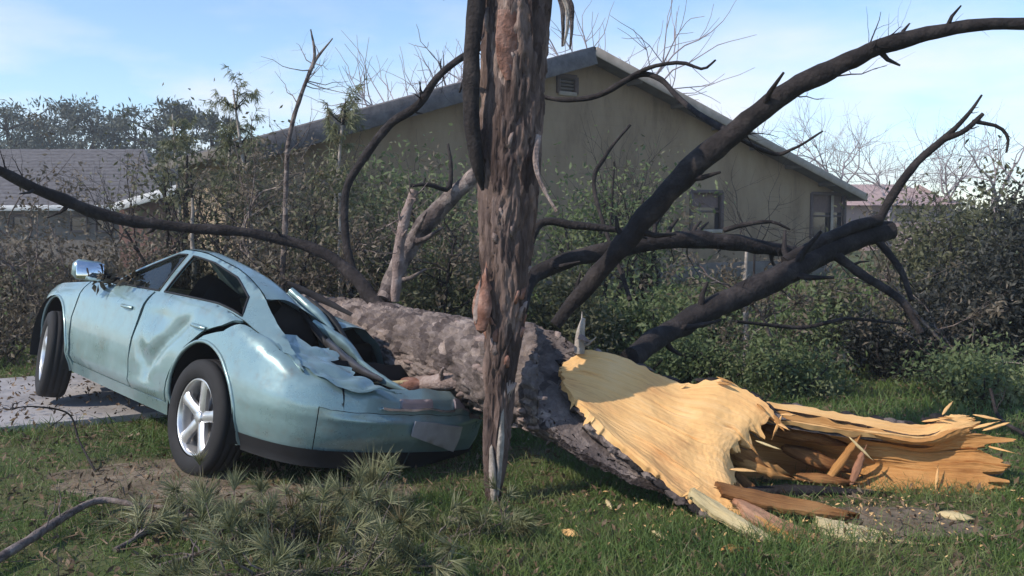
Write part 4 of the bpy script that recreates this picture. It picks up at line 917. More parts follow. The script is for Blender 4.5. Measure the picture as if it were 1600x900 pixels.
for u0 in (UR - .06, UL + .06): member(hs, hp(u0, 0, .012), hp(u0, rz(u0) - .02, .012), .02, .12, 'trim', 'corner_board', upv=tuple(he))
member(hs, hp(UL + .1, .25, .02), hp(UR - .15, .25, .02), .04, .5, 'dull_wall', 'plinth')

lh0 = at(60, 330, 30); lh = thing('low_house', (lh0.x, lh0.y, 0), 'low dark house with a long grey shingle roof beside the driveway', 'house')
def quadp(root, pts, mt, name):
    mb = MB(); mb.add([tuple(q) for q in pts], [list(range(len(pts)))]); return mb.build(name, mt, root, smooth=False)
e0, e1 = at(-240, 323, 30), at(262, 321, 30); r0, r1 = at(-200, 233, 36), at(225, 233, 36)
mb = MB()
for k in range(16):
    t0, t1 = k / 16, (k + 1) / 16; a0, a1 = r0.lerp(e0, t0), r1.lerp(e1, t0); b0, b1 = r0.lerp(e0, t1), r1.lerp(e1, t1); up_ = Vector((0, 0, .035))
    mb.add([tuple(q) for q in (a0, a1, b1 + up_, b0 + up_, b0, b1)], [[0, 3, 2, 1], [3, 4, 5, 2]])
mb.build('roof', 'shingle', lh, smooth=False)
bk0, bk1 = e0 + Vector((0, 12, 0)), e1 + Vector((0, 12, 0))
quadp(lh, [r0, r1, bk1, bk0], 'shingle', 'roof'); quadp(lh, [r1, e1, bk1], 'dull_wall', 'gable_end')
member(lh, e0 + Vector((0, -.04, -.07)), e1 + Vector((0, -.04, -.07)), .05, .19, 'litter_white', 'fascia')
wy = Vector((0, .5, 0)); g_ = lambda p: Vector((p.x, p.y, 0))
quadp(lh, [g_(e0) + wy, g_(e1) + wy, e1 + wy, e0 + wy], 'dull_wall', 'wall'); quadp(lh, [g_(e1) + wy, g_(bk1), bk1, e1 + wy], 'dull_wall', 'wall')
for px in (20, 110, 150):
    a, b = at(px, 338, 30.45), at(px + 26, 362, 30.45); b.x = at(px + 26, 338, 30.45).x; w0 = quadp(lh, [(a.x, a.y, b.z), (b.x, a.y, b.z), (b.x, a.y, a.z), (a.x, a.y, a.z)], 'pane', 'window')
    for p_, q_ in (((a.x, b.z), (b.x, b.z)), ((a.x, a.z), (b.x, a.z)), ((a.x, b.z), (a.x, a.z)), ((b.x, b.z), (b.x, a.z))):
        member(w0, (p_[0], a.y - .03, p_[1]), (q_[0], a.y - .03, q_[1]), .05, .07, 'door_brown', 'frame', upv=(0, 0, 1) if p_[1] == q_[1] else (0, 1, 0))
# front wing with a pale barge board rising to the right
wl, wp, wr = at(185, 322, 27), at(372, 268, 27), at(560, 322, 27)
quadp(lh, [g_(wl), g_(wr), wr, wp, wl], 'brick', 'wing_wall')
bk = Vector((0, 6, 0))
for a, b in ((wl, wp), (wr, wp)):
    quadp(lh, [a + Vector((0, -.5, .02)), b + Vector((0, -.5, .02)), b + bk, a + bk], 'shingle', 'wing_roof'); member(lh, a + Vector((0, -.55, -.08)), b + Vector((0, -.55, -.08)), .05, .26, 'litter_white', 'barge_board')

ph0 = at(1420, 345, 46); ph = thing('pink_house', (ph0.x, ph0.y, 0), 'small far pinkish house beyond the right end of the gable house', 'house')
a, b, c = at(1290, 318, 46), at(1490, 318, 46), at(1417, 288, 50)
quadp(ph, [g_(a), g_(b), b, a], 'pink_wall', 'wall'); ov = Vector((0, -.5, -.1))
quadp(ph, [a + ov + Vector((-.5, 0, 0)), b + ov + Vector((.5, 0, 0)), Vector((b.x - 1, c.y, c.z)), Vector((a.x + 1, c.y, c.z))], 'pink_wall', 'roof')
quadp(ph, [g_(b), g_(b) + Vector((0, 8, 0)), b + Vector((0, 8, 0)), Vector((b.x, c.y, c.z)), b], 'pink_wall', 'wall')
w0 = quadp(ph, [at(1400, 345, 45.95), at(1425, 345, 45.95), at(1425, 326, 45.95), at(1400, 326, 45.95)], 'pane', 'window')

# ------------------------------------------------------------------ TREES FAR AND NEAR
def far_pine(px, top, Y, spread, label, n=2600, seed=0):
    b = at(px, 330, Y); z1 = at(px, top, Y).z; H = z1; x, y = b.x, b.y
    t = thing('pine_tree', (x, y, 0), label, 'tree', 'pine trees behind the low house')
    C = np.array([[x + .5 * math.sin(k * .5 + seed) * k / 8, y, H * .96 * k / 8] for k in range(9)]); mb = MB(); r = np.linspace(.26, .07, 9); tube(mb, C, r, 8); mb.build('trunk', 'bark_dark', t)
    mb = MB(); lv = MB(); wd = spread * Y / F
    for k in range(24):
        h = .42 + .56 * rng.random(); an = rng.random() * 6.28; l = wd * (.35 + .75 * rng.random()) * (1.15 - h * .5); c = C[min(8, int(h * 8))]
        e = np.array([x + math.cos(an) * l, y + math.sin(an) * l, H * h + l * (.15 + .2 * rng.random())]); Q = catmull([c, (c + e) / 2 + [0, 0, -.1], e], 6); tube(mb, Q, np.linspace(.06, .02, 6), 5, False)
        for q in range(4):
            cc = e + rng.normal(size=3) * [.5, .5, .25] * wd * .3; m = n // 96; leaves(lv, cc + rng.normal(size=(m, 3)) * np.array([.32, .32, .17]) * wd * .42, .34, .28, .5)
    mb.build('branches', 'bark_dark', t); lv.build('crown', 'pine_far', t, smooth=False)
pines = [(-30, 175, 52, 70), (28, 168, 50, 78), (70, 188, 56, 50), (150, 176, 54, 66), (205, 190, 60, 48), (240, 172, 52, 64), (292, 168, 50, 40), (110, 200, 62, 52), (345, 172, 48, 34)]
plab = ['pine by the left end of the low grey roof', 'tall broad-crowned pine rising over the low grey roof', 'slim pine between two broad pines over the grey roof', 'broad pine standing over the middle of the grey roof', 'thin pine behind the right half of the grey roof', 'dense pine over the right end of the grey roof', 'narrow pine right beside the olive storm-stripped brush', 'short far pine low between taller crowns over the grey roof', 'small ragged pine half hidden by the olive brush']
for k, (a, b, c, d) in enumerate(pines): far_pine(a, b, c, d, plab[k], seed=k)

def grow(mb, p, d, l, r, lvl, spread=.6, up=.25, nseg=5, kids=3, lens=.68):
    Q = [p]; dd = d
    for k in range(nseg): dd = dd + rand_dirs(1, up)[0] * .22; dd /= np.linalg.norm(dd); Q.append(Q[-1] + dd * l / nseg)
    Q = np.array(Q); tube(mb, Q, np.linspace(r, r * .55, len(Q)), 6 if lvl > 1 else 4, False); ends = [Q[-1]]
    if lvl > 0:
        for k in range(kids):
            q = Q[-1] if k == 0 else Q[int(nseg * (.45 + .5 * rng.random()))]; nd = dd + rand_dirs(1, up)[0] * spread * (1.4 if k else .6); nd /= np.linalg.norm(nd)
            ends += grow(mb, q, nd, l * lens * (.75 + .4 * rng.random()), r * .55, lvl - 1, spread, up, max(3, nseg - 1), kids, lens)
    return ends
def bare_tree(px, top, Y, label, lvl=5, mt='twig_far', lean=0, kids=3, thick=.02):
    b = at(px, 340, Y); H = at(px, top, Y).z; t = thing('bare_tree', (b.x, b.y, 0), label, 'tree', 'leafless trees')
    mb = MB(); Q = catmull([(b.x, b.y, 0), (b.x + lean * .3, b.y, H * .2), (b.x + lean * .6, b.y, H * .42)], 8); tube(mb, Q, np.linspace(H * thick, H * thick * .6, 8), 8); mb.build('trunk', mt, t)
    mb = MB(); 
    for k in range(4): a = k * 1.57 + rng.random(); grow(mb, Q[-1 - (k % 2)], np.array([math.cos(a) * .6 + lean * .15, math.sin(a) * .5, .8]), H * .25, H * thick * .42, lvl - 1, .75, .12, 5, kids, .80)
    mb.build('crown', mt, t)
for a in [(640, 40, 34, 'leafless tree rising behind the left slope of the gable roof', 4), (1215, 150, 40, 'pale leafless tree just beyond the right eave of the gable house', 5), (1310, 160, 42, 'wide pale leafless tree above the pinkish house', 5), (1390, 175, 44, 'leafless tree with spreading twigs behind the pinkish house', 5),
          (1555, 150, 24, 'thin grey leafless tree rising out of the dark hedge', 4), (960, -20, 36, 'leafless tree showing above the ridge of the gable roof', 4), (1480, 180, 46, 'faint leafless tree between the hedge and the pinkish house', 5), (715, 20, 30, 'tall leafless tree behind the snapped upright trunk', 4)]:
    bare_tree(*a[:5])

for a in [(590, 205, 14.5, 'dark leafless sapling in front of the left half of the gable wall', 4), (985, 190, 15, 'dark leafless sapling in front of the right half of the gable wall', 4), (1180, 250, 17, 'dark leafless sapling between the house window and the corner', 4), (505, 180, 13, 'dark leafless sapling beside the left roof slope', 4), (1465, 240, 12.5, 'dark leafless sapling in the hedge before the pinkish house', 4), (1540, 235, 11, 'dark leafless sapling tangled in the tall hedge', 4), (180, 225, 14, 'dark leafless sapling before the low grey roof', 4), (345, 205, 11, 'dark leafless sapling over the car roof', 4)]:
    bare_tree(*a[:5], mt='bark_dark', thick=.011)
def bush(px, top, Y, wpx, n, size, mt, label, name='shrub', cat='shrub', group=None, stems=7, base=None, depth=.8, stem_mt='bark_dark', clumps=9, fill=1.0, asp=.42, twig=2):
    b = at(px, 400, Y); X = b.x; z1 = max(.3, at(px, top, Y).z); W_ = wpx / 2 * Y / F; t = thing(name, (X, Y, gz(X, Y)), label, cat, group); g = gz(X, Y)
    mb = MB(); lv = MB(); ends = []
    for k in range(stems):
        an = rng.random() * 6.28; rr = .9 * math.sqrt(rng.random()); e = np.array([X + math.cos(an) * rr * W_, Y + math.sin(an) * rr * W_ * depth, g + z1 * (.55 + .45 * rng.random()) * (1 - .35 * rr)])
        s = np.array([X + math.cos(an) * rr * W_ * .25, Y + math.sin(an) * rr * W_ * .2, g - .02]); Q = catmull([s, (s * .5 + e * .5) + rng.normal(size=3) * .12 * W_, e], 9); r = np.linspace(.011, .004, 9) * (1 + z1)
        tube(mb, Q, r, 6, False); ends += [Q[i] for i in range(3, 9)]; ends += [q[-1] for q in twigs(mb, Q, r, 5, z1 * .3, twig - 1, .25)]
    ends = np.array(ends); mb.build('stem', stem_mt, t)
    per = max(1, n // len(ends)); C = np.repeat(ends, per, 0) + rng.normal(size=(len(ends) * per, 3)) * np.array([1, depth, .8]) * (z1 * .10 + W_ * .10) * fill
    C[:, 2] = np.maximum(C[:, 2], g + .03); leaves(lv, C, size, asp, .15, .8); lv.build('foliage', mt, t, smooth=False); return t
BR = 'brush piled up behind the car'
bush(300, 195, 12.5, 150, 1500, .09, 'leaf_olive', 'tall olive brush in front of the pale barge board of the low house', 'brush', 'brush', BR, 9, fill=.9)
bush(395, 195, 12, 160, 2400, .08, 'leaf_olive', 'dense olive brush between the low house and the gable house', 'brush', 'brush', BR, 10, fill=.9)
bush(480, 230, 11, 190, 3200, .07, 'leaf_olive', 'broad olive brush under the left slope of the gable roof', 'brush', 'brush', BR, 12)
bush(575, 290, 9.8, 190, 4600, .07, 'leaf_olive', 'olive brush behind the pale broken stub and the bent thin limb', 'brush', 'brush', BR, 11)
bush(665, 215, 13.5, 190, 4200, .10, 'leaf_green', 'green leafy shrub against the gable wall left of the upright trunk', 'brush', 'brush', BR, 9)
bush(690, 360, 9.2, 160, 4200, .07, 'leaf_olive', 'low olive brush just above the fallen log left of the upright trunk', 'brush', 'brush', BR, 10)
bush(935, 225, 14.5, 170, 4200, .10, 'leaf_green', 'yellow green shrub growing against the middle of the gable wall', 'shrub', 'shrub', None, 9)
bush(1010, 250, 15.5, 130, 1500, .09, 'leaf_olive', 'thin olive shrub against the gable wall beside the yellow green shrub', 'shrub', 'shrub', None, 8)
bush(600, 235, 14.5, 130, 1500, .09, 'leaf_olive', 'thin olive shrub against the gable wall under the left roof slope', 'shrub', 'shrub', None, 8)
bush(880, 400, 9.5, 180, 4200, .07, 'leaf_olive', 'olive shrub between the upright trunk and the long curved limb', 'shrub', 'shrub', None, 10)
bush(420, 380, 9.4, 150, 2600, .06, 'leaf_brown', 'brown dead brush right behind the car roof', 'brush', 'brush', BR, 12)
bush(250, 345, 11, 150, 2400, .07, 'leaf_brown', 'brown dead brush above the car bonnet', 'brush', 'brush', BR, 12)
bush(120, 365, 12, 180, 2600, .07, 'leaf_brown', 'brown dead brush between the low house and the wing mirror', 'brush', 'brush', BR, 12)
bush(10, 365, 11, 200, 2600, .07, 'leaf_brown', 'brown dead brush in front of the far end of the low house', 'brush', 'brush', BR, 12)
bush(-20, 455, 9.6, 200, 2600, .06, 'leaf_brown', 'low brown brush at the edge of the driveway', 'brush', 'brush', BR, 12)
GR = 'shrubs on the right behind the split log'
bush(1000, 440, 10, 190, 4200, .075, 'leaf_green', 'green shrub below the horizontal dark limb', 'shrub', 'shrub', GR, 10)
bush(1110, 445, 10.5, 200, 4200, .075, 'leaf_olive', 'olive shrub under the blackened limb in front of the house window', 'shrub', 'shrub', GR, 10)
bush(1230, 470, 9.6, 200, 4200, .07, 'leaf_green', 'green shrub below the thick straight limb', 'shrub', 'shrub', GR, 10)
bush(1345, 440, 9.8, 180, 4200, .08, 'leaf_olive', 'olive shrub behind the broken end of the thick straight limb', 'shrub', 'shrub', GR, 10)
bush(1100, 520, 8.2, 220, 4200, .05, 'leaf_green', 'low dark green ground shrub behind the pale split face', 'shrub', 'shrub', GR, 12)
bush(1260, 540, 7.9, 220, 4200, .05, 'leaf_green', 'low green ground shrub behind the long splayed slab', 'shrub', 'shrub', GR, 12)
bush(1440, 298, 13, 150, 5200, .09, 'leaf_olive', 'olive hedge shrub in front of the pinkish house', 'shrub', 'shrub', GR, 10)
bush(1530, 285, 11.5, 200, 7000, .08, 'leaf_olive', 'big olive brown hedge shrub at the foot of the thin leafless tree', 'shrub', 'shrub', GR, 12)
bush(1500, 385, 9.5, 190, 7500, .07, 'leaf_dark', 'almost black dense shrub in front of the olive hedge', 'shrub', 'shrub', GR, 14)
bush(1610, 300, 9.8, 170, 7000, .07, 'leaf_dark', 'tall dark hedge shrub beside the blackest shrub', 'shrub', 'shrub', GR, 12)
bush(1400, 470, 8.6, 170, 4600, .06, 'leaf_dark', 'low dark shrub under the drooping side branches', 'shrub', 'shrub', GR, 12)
bush(1520, 540, 7.6, 230, 4200, .05, 'leaf_green', 'low green shrub behind the curled tip of the slab', 'shrub', 'shrub', GR, 12)
# feathery storm-stripped pine tops behind the brush
def ragged_pine(px, top, Y, label, lean, n=24):
    b = at(px, 380, Y); H = at(px, top, Y).z; x, y = b.x, b.y; t = thing('ragged_pine', (x, y, 0), label, 'tree', 'ragged young pines behind the car')
    Q = catmull([(x, y, 0), (x + lean * .3, y, H * .5), (x + lean, y, H)], 14); mb = MB(); r = np.linspace(.05, .012, 14); tube(mb, Q, r, 7); mb.build('trunk', 'bark_pale', t); mb = MB(); nd_ = MB()
    for q in twigs(mb, Q[5:], r[5:], n, .42, 1, -.1, .010):
        for e_ in q[2:]: tuft(nd_, e_, q[-1] - q[-2] + np.array([0, 0, -.06]), 9, .12, .008, .9)
    mb.build('branches', 'bark_dark', t); nd_.build('crown', 'needle', t, smooth=False)
for a in [(400, 140, 11.5, 'ragged young pine with drooping tufts left of the forked bare sapling', -.25), (515, 165, 11, 'ragged young pine beside the left roof slope', .2), (350, 185, 13, 'ragged young pine rising from the dense olive brush', .15), (285, 178, 14, 'ragged young pine over the pale barge board', -.1)]: ragged_pine(*a)
sp = thing('bare_sapling', at(447, 560, 9).xy.to_3d(), 'slender forked bare sapling standing behind the car', 'tree')
s1 = limb(sp, [(440, 545, 9.0, 10), (444, 400, 9.0, 9), (447, 300, 9.0, 8), (456, 190, 9, 7), (486, 108, 9, 6), (520, 60, 9, 2)], 'bark', 'trunk', .02, 7, 3); limb(s1, [(488, 106, 9, 6), (492, 80, 9, 5), (486, 46, 9, 2)], 'bark', 'branch', .01, 6)
mb = MB(); C, r = LIMBS[-2][2], LIMBS[-2][3]; twigs(mb, C[len(C) // 3:], r[len(C) // 3:], 14, .5, 1, .3, .006); tag(mb.build('twigs', 'bark', s1), kind='stuff')
for k, (a, b_, c, lab) in enumerate([(530, 300, 9.3, 'pale thin dead stem beside the bent limb above the log'), (300, 310, 10.6, 'pale thin dead stem above the car roof'), (1165, 385, 8.8, 'thin pale stem under the blackened horizontal limb')]):
    g2 = ground_at(a, 345 + CAMZ * F / c); o = thing('dead_sapling', (g2.x, g2.y, 0), lab, 'sapling', 'pale dead saplings'); limb(o, [(a - 4, 345 + CAMZ * F / c, c, 9), (a + 2, (b_ + 560) / 2, c, 8), (a, b_, c, 5)], 'bark_pale', 'stem', .03, 6, 4)

# ------------------------------------------------------------------ things on the ground
def bough(px, py, ang, length, label, n=16, mt='needle', size=.15, tl=1.0, group='pine boughs in the grass', lift=.05, dens=54):
    p = ground_at(px, py); x, y = p.x, p.y; g = gz(x, y); t = thing('pine_bough', (x, y, g), label, 'branch', group)
    d = np.array([math.cos(R(ang)), math.sin(R(ang)), 0]); s = np.array([-d[1], d[0], 0]); Q = catmull([np.array([x, y, g + .015]), np.array([x, y, g + .015 + lift]) + d * length * .5 + s * .05, np.array([x, y, g + lift * 1.5]) + d * length], 16); r = np.linspace(.014, .005, 16)
    mb = MB(); nd_ = MB(); tube(mb, Q, r, 7)
    for q in twigs(mb, Q, r, n, length * .32, 0, .45, .006) + [Q[-3:]]:
        q = q.copy(); q[:, 2] = np.maximum(q[:, 2], g + .03); dirn = q[-1] - q[-2] + np.array([0, 0, .01]); zf = .6 + .7 * rng.random(); tuft(nd_, q[-1], dirn + rng.normal(size=3) * .03, int(dens * zf), size * tl * zf, .0042, .55 + .5 * rng.random()); tuft(nd_, q[len(q) // 2], dirn, dens // 2, size * .8 * zf, .0042, .9)
    for V in nd_.v: V[:, 2] = np.maximum(V[:, 2], g + .004)
    mb.build('twig', 'bark', t); nd_.build('needles', mt, t, smooth=False); return t
blist = [(330, 868, 20, .8), (430, 846, 10, .7), (250, 890, 35, .7), (520, 872, 160, .7), (620, 868, 30, .6), (400, 905, 0, .8), (700, 895, 150, .6), (560, 836, 170, .5), (180, 862, 60, .6), (660, 842, 140, .4), (470, 826, 40, .4), (300, 925, 10, .8), (560, 915, 170, .8)]
BL = {2: 'grey green pine bough lying at the crooked grey branch', 8: 'small pine bough at the edge of the bare soil by the crooked grey branch', 6: 'grey green pine bough lying before the foot of the upright trunk', 9: 'short pine bough between the star-shaped tuft and the upright trunk', 7: 'pine bough lying right under the star-shaped needle tuft', 10: 'short pine bough lying close to the rear wheel'}
for k, (a, b_, c, d) in enumerate(blist): bough(a, b_, c, d, BL.get(k, 'grey green long-needled pine bough in the thick of the needle pile'), mt='needle', n=17, size=.13, lift=.015)
# one upright pale tuft by the bumper
p = ground_at(582, 800); g = gz(p.x, p.y); t = thing('pine_tuft', (p.x, p.y, g), 'upright pale star-shaped needle tuft in front of the rear bumper', 'branch')
Q = np.array([[p.x, p.y, g], [p.x + .01, p.y, g + .10], [p.x + .0, p.y + .0, g + .17]]); mb = MB(); tube(mb, catmull(Q, 8), np.linspace(.012, .006, 8), 7); mb.build('twig', 'bark', t)
nd_ = MB(); tuft(nd_, Q[2], (0, -.1, 1), 130, .24, .0055, .8); tuft(nd_, Q[1], (.8, -.3, .5), 60, .22, .0055, .6); tuft(nd_, Q[1], (-.8, -.3, .4), 50, .2, .0055, .6)
for V in nd_.v: V[:, 2] = np.maximum(V[:, 2], g + .004)
nd_.build('needles', 'needle_pale', t, smooth=False)
def ground_branch(pts, mt, label, knots=4, tw=6, twl=.18):
    P = [ground_at(a, b) for a, b, *_ in pts]; P = [np.array([q.x, q.y, gz(q.x, q.y) + (z if z else 0) + wd / 2]) for q, (_, _, wd, z) in zip(P, pts)]
    o = thing('fallen_branch', (P[0][0], P[0][1], 0), label, 'branch', None); C = catmull(P, 40); r = np.interp(np.linspace(0, 1, 40), np.linspace(0, 1, len(P)), [q[2] / 2 for q in pts])
    mb = MB(); tube(mb, C, r, 10, True, .25, 14.); mb.build('stem', mt, o); mb = MB(); twigs(mb, C, r, tw, twl, 1, .4, .005); tag(mb.build('twigs', mt, o), kind='stuff'); return o
ground_branch([(-30, 900, .045, .03), (40, 868, .045, .05), (110, 822, .042, .06), (160, 796, .034, .05), (230, 800, .028, .03), (320, 800, .022, .02), (430, 788, .016, .02)], 'bark', 'long crooked grey branch lying across the bare soil left of the rear wheel')
ground_branch([(150, 742, .014, .01), (125, 720, .013, .12), (110, 715, .012, .28), (60, 730, .010, .38), (20, 738, .006, .40)], 'bark_dark', 'thin arched twig springing out of the grass onto the driveway edge', tw=7)
ground_branch([(1600, 690, .03, .05), (1560, 676, .028, .12), (1545, 668, .02, .3)], 'bark_dark', 'short dark stick leaning up at the curled end of the slab', tw=3)
ground_branch([(1480, 600, .014, .02), (1560, 605, .014, .22), (1620, 640, .01, .35)], 'bark_pale', 'pale bent twig arching over the low green shrub', tw=3)
ground_branch([(-40, 520, .05, .25), (60, 512, .045, .30), (140, 528, .03, .28)], 'bark_dark', 'dark dead branch across the far edge of the driveway', tw=8, twl=.4)
ground_branch([(40, 470, .06, .3), (130, 455, .05, .4), (240, 470, .04, .3)], 'bark_pale', 'pale weathered branch in the dead brush behind the bonnet', tw=8, twl=.5)
o = thing('wood_splinter', ground_at(1290, 822), 'long pale loose splinter of wood lying in the grass below the slab', 'splinter')
plank(o, [at(1275, 806, 4.56), at(1330, 818, 4.52), at(1395, 834, 4.46), at(1455, 850, 4.36)], [at(1288, 838, 4.40), at(1335, 848, 4.37), at(1395, 858, 4.33), at(1452, 861, 4.30)], 'palewood', 'splinter_piece', 31., .04)
for k, (a, b_, c, d, wd, mt_, lab) in enumerate([(1470, 812, 1520, 818, .05, 'palewood', 'small loose wood chip near the torn end of the slab'), (948, 790, 955, 800, .03, 'palewood', 'tiny pale chip in the green grass by the upright trunk'), (880, 835, 905, 842, .035, 'sapwood', 'small wood chip in the grass before the fallen log'), (1130, 872, 1165, 868, .04, 'innerwood', 'orange wood chip lying below the long reddish splinter'), (1020, 840, 1040, 850, .03, 'palewood', 'pale wood chip in the grass under the bark edge'), (700, 815, 730, 822, .04, 'bark_plate', 'flake of bark left of the foot of the upright trunk')]):
    p0, p1 = ground_at(a, b_), ground_at(c, d); o = thing('wood_chip', (p0.x, p0.y, 0), lab, 'wood chip'); p0.z = gz(p0.x, p0.y) + .03; p1.z = gz(p1.x, p1.y) + .025; chunk(o, p0, p1, wd, .02, mt_, 'chip_piece', 5 + k)
c0 = cw((1.72, .80, .95)); t = thing('dead_leaf_sprig', c0, 'dark brown dead leaf sprig lying on the car beside the wing mirror', 'sprig')
mb = MB(); Q = catmull([c0 + Vector((-.12, -.02, .02)), c0 + Vector((0, 0, .04)), c0 + Vector((.16, -.02, .015))], 8); tube(mb, Q, np.linspace(.008, .004, 8), 6); mb.build('twig', 'bark_dark', t)
mb = MB(); leaves(mb, np.repeat(Q, 9, 0) + rng.normal(size=(72, 3)) * .03, .09, .35, 0, .7); mb.build('leaves', 'leaf_brown', t, smooth=False)
for k, (px, py, Y, l, lab) in enumerate([(470, 440, 9.2, 1.3, 'tangled dead branch hanging behind the car boot'), (540, 420, 9, 1.2, 'tangled dead branch above the crushed boot'), (380, 370, 9.6, 1.4, 'tangled dead branch over the car roof'), (220, 400, 9.8, 1.5, 'tangled dead branch behind the bonnet'), (90, 430, 10, 1.6, 'tangled dead branch beyond the front wheel'), (20, 420, 9.4, 1.4, 'tangled dead branch over the far driveway edge'), (700, 430, 8.6, 1.1, 'tangled dead branch behind the upright trunk'), (1440, 500, 8.2, 1.2, 'tangled dead branch hanging into the dark shrubs'), (1180, 480, 8.4, 1.0, 'tangled dead branch under the thick straight limb')]):
    p0 = np.array(at(px, py, Y)); b0 = np.array([p0[0] + .3, p0[1] + .2, .0]); t = thing('dead_branch', tuple(b0), lab, 'branch', 'dead branches in the brush')
    C = catmull([b0, (b0 + p0) / 2 + rng.normal(size=3) * .15, p0, p0 + np.array([l * (rng.random() - .6), -.1, .35 * l])], 20); r = np.linspace(.03, .008, 20); mb = MB(); tube(mb, C, r, 8); m_ = 'bark' if k % 3 else 'bark_dark'; mb.build('stem', m_, t)
    mb = MB(); lv = MB(); E_ = twigs(mb, C, r, 14, .7 * l, 2, .05, .010); tag(mb.build('twigs', m_, t), kind='stuff'); leaves(lv, np.concatenate([np.repeat(e[2:], 2, 0) for e in E_]) + rng.normal(size=(sum(len(e[2:]) * 2 for e in E_), 3)) * .04, .06, .4, -.2, .8); lv.build('leaves', 'leaf_brown', t, smooth=False)
# pale litter scraps
for k, (a, b_, c) in enumerate([(590, 472, 8.8), (1255, 522, 8.3), (640, 700, 0)][:2]):
    p = at(a, b_, c); mb = MB(); V = np.array([[x, y, .012 * noise.noise(Vector((x * 40, y * 40, k)))] for x in np.linspace(-.07, .07, 5) for y in np.linspace(-.05, .05, 5)]); q = np.array([[i * 5 + j, i * 5 + j + 1, (i + 1) * 5 + j + 1, (i + 1) * 5 + j] for i in range(4) for j in range(4)])
# ------------------------------------------------------------------ bare soil, grass, litter
dirtb = MB()
def blob(cx, cy, rx, ry, seed):
    V = [[cx, cy, 0]]; n = 40
    rings = 8
    for k in range(1, rings + 1):
        for a in range(n):
            an = 2 * math.pi * a / n; q = k / rings * (1 + .35 * noise.noise(Vector((math.cos(an) * 1.5, math.sin(an) * 1.5, seed)))); V.append([cx + math.cos(an) * rx * q, cy + math.sin(an) * ry * q, 0])
    V = np.array(V)
    for v in V: v[2] = gz(v[0], v[1])
    h = np.concatenate([[1.], np.repeat(1 - np.arange(1, rings + 1) / rings, n)]); V[:, 2] += -.012 + .03 * np.minimum(1, h * 2.2) + np.array([.012 * noise.noise(Vector((v[0] * 7, v[1] * 7, 2))) for v in V])
    mb = MB(); a = np.arange(n); mb.add(V, np.stack([np.zeros(n, int), 1 + a, 1 + (a + 1) % n], -1))
    for k in range(rings - 1): mb.f.append(np.stack([1 + k * n + a, 1 + (k + 1) * n + a, 1 + (k + 1) * n + (a + 1) % n, 1 + k * n + (a + 1) % n], -1))
    return mb
DIRT = [(250, 745, .75, .45), (480, 770, .8, .30), (330, 790, .6, .35), (1400, 815, .55, .28)]
dxy = []
for k, (a, b_, rx, ry) in enumerate(DIRT):
    p = ground_at(a, b_); dxy.append((p.x, p.y, rx, ry)); tag(blob(p.x, p.y, rx, ry, k * 3.3).build('bare_soil', 'dirt'), kind='structure')
def scatter(n, x0, x1, y0, y1, pw=1.0): 
    y = y0 + (y1 - y0) * rng.random(n) ** pw; f = y * .62 + .4; x = (rng.random(n) * 2 - 1) * f; return x, y
def grass(n, y0, y1, length, width, mt, name, label, keep, pw=1.0):
    x, y = scatter(n, 0, 0, y0, y1, pw); m = np.array([keep(a, b) > rng.random() for a, b in zip(x, y)]); x, y = x[m], y[m]
    z = np.array([gz(a, b) for a, b in zip(x, y)]) - .005; B = np.stack([x, y, z], -1); D = rand_dirs(len(B), 1.9); D[:, 2] = np.abs(D[:, 2])
    bd = rng.normal(size=(len(B), 3)) * [.35, .35, .05]; hf = np.array([.65 + .7 * (noise.noise(Vector((a * 1.1, b * 1.1, 9))) + .4) for a, b in zip(x, y)]); hf = np.clip(hf, .35, 1.5)
    mb = MB(); blades(mb, B, D, length * hf * (.5 + .8 * rng.random(len(B))), width, bd); return tag(mb.build(name, mt, smooth=False), label, 'grass', kind='stuff')
def in_drive(x, y):
    y0 = 6.43 + (x + 3.7) * .55; return x < -1.7 and y0 - .03 < y < y0 + 2.75
def keep_g(x, y):
    if in_drive(x, y): return 0
    k = .5 + 1.3 * (noise.noise(Vector((x * .8, y * .8, 5))) + .25)
    k += .35 if x > .3 else (-.28 if x < -.9 else 0)
    for a, b, rx, ry in dxy:
        if ((x - a) / rx) ** 2 + ((y - b) / ry) ** 2 < .9: k *= .12
    return max(.08, k)
grass(95000, 3.3, 6.4, .085, .0045, 'grass', 'grass', 'short green grass around the car and the split log', keep_g)
grass(60000, 6.0, 12.5, .12, .008, 'grass', 'grass', 'longer green grass behind the log and around the driveway', keep_g)
grass(26000, 3.3, 8.0, .07, .004, 'grass_dry', 'grass', 'dry straw coloured grass mixed into the green lawn', lambda x, y: 0 if in_drive(x, y) else .75)
grass(40000, 12, 30, .2, .02, 'grass', 'grass', 'far rough grass in front of the houses', lambda x, y: .8)
x, y = scatter(14000, 0, 0, 5.5, 11); m = np.array([in_drive(a, b) for a, b in zip(x, y)]); x, y = x[m][::3], y[m][::3]; mb = MB(); leaves(mb, np.stack([x, y, np.full(len(x), .075)], -1), .05, .4, .0, .8)
tag(mb.build('leaf_litter', 'litter', smooth=False), 'brown dead leaves strewn over the concrete driveway', 'litter', kind='stuff')
wx = np.concatenate([rng.uniform(18, 75, 5000), rng.uniform(-60, -20, 3000)]); mb = MB(); leaves(mb, np.stack([wx, 72 + 6 * rng.random(8000), (2.3 + 1.3 * np.sin(wx * .7) * np.sin(wx * .23)) * rng.random(8000)], -1), .8, .5, .3, .7)
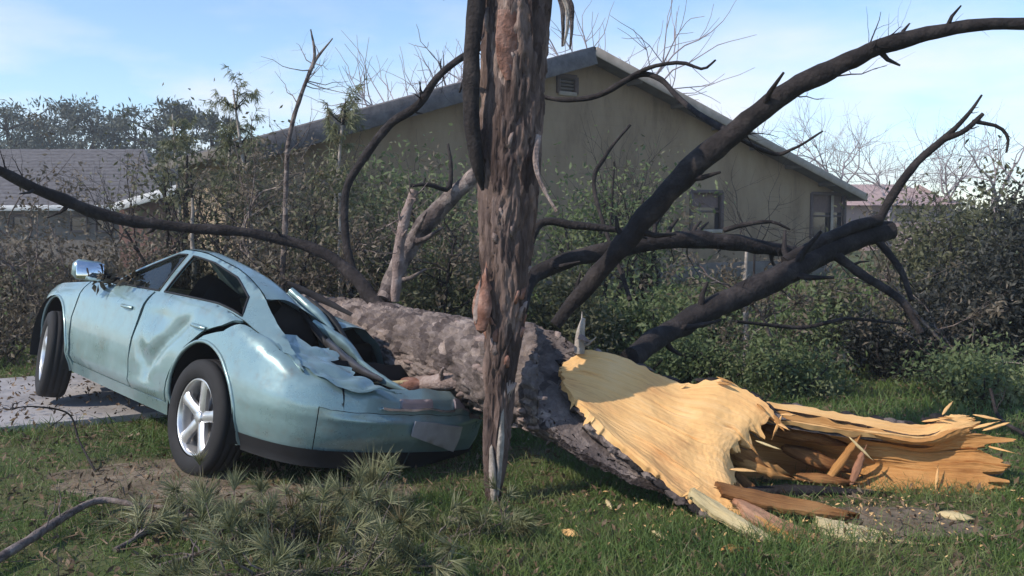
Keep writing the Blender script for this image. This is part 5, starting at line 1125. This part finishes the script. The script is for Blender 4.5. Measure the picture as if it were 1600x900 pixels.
tag(mb.build('far_woods', 'leaf_olive', smooth=False), 'low far line of woods on the horizon behind the houses', 'woods', kind='stuff')
x, y = scatter(9000, 0, 0, 3.4, 9.5); z = np.array([gz(a, b) for a, b in zip(x, y)]) + .012; mb = MB(); leaves(mb, np.stack([x, y, z + .02 * rng.random(9000)], -1), .045, .4, .1, .8)
for V in mb.v: V[:, 2] = np.maximum(V[:, 2], .0)
tag(mb.build('leaf_litter', 'litter', smooth=False), 'brown dead leaves and bark crumbs strewn over the ground', 'litter', kind='stuff')
cx = rng.normal(1.35, .55, 800); cy = rng.normal(4.45, .28, 800); mb = MB(); leaves(mb, np.stack([cx, cy, [gz(a, b) + .02 + .03 * rng.random() for a, b in zip(cx, cy)]], -1), .022, .35, .1, 1.0)
tag(mb.build('wood_crumbs', 'sawdust', smooth=False), 'orange wood crumbs and fibres scattered round the splintered break', 'wood crumbs', kind='stuff')
x, y = scatter(2600, 0, 0, 3.5, 8.0); B = np.stack([x, y, [gz(a, b) + .015 + .03 * rng.random() for a, b in zip(x, y)]], -1); D = rand_dirs(2600); D[:, 2] *= .12; D /= np.linalg.norm(D, axis=1)[:, None]; mb = MB(); blades(mb, B, D, .05 + .16 * rng.random(2600) ** 2, .006)
tag(mb.build('twig_litter', 'litter', smooth=False), 'small snapped twigs and needles strewn over the lawn', 'litter', kind='stuff')
# ------------------------------------------------------------------ haze
mb = MB(); box(mb, (0, 105, 7.2), 460, 330, 16.8)
hm = bpy.data.materials.new('haze'); hm.use_nodes = True; hm.node_tree.nodes.clear(); ho = hm.node_tree.nodes.new('ShaderNodeOutputMaterial'); hv = hm.node_tree.nodes.new('ShaderNodeVolumePrincipled')
hv.inputs['Color'].default_value = (.96, .96, .97, 1); hv.inputs['Density'].default_value = .0021; hv.inputs['Anisotropy'].default_value = .3; hm.node_tree.links.new(hv.outputs[0], ho.inputs['Volume'])
tag(mb.build('haze', hm, smooth=False), kind='stuff')
for o in bpy.data.objects:
    if '_o' in o: del o['_o']
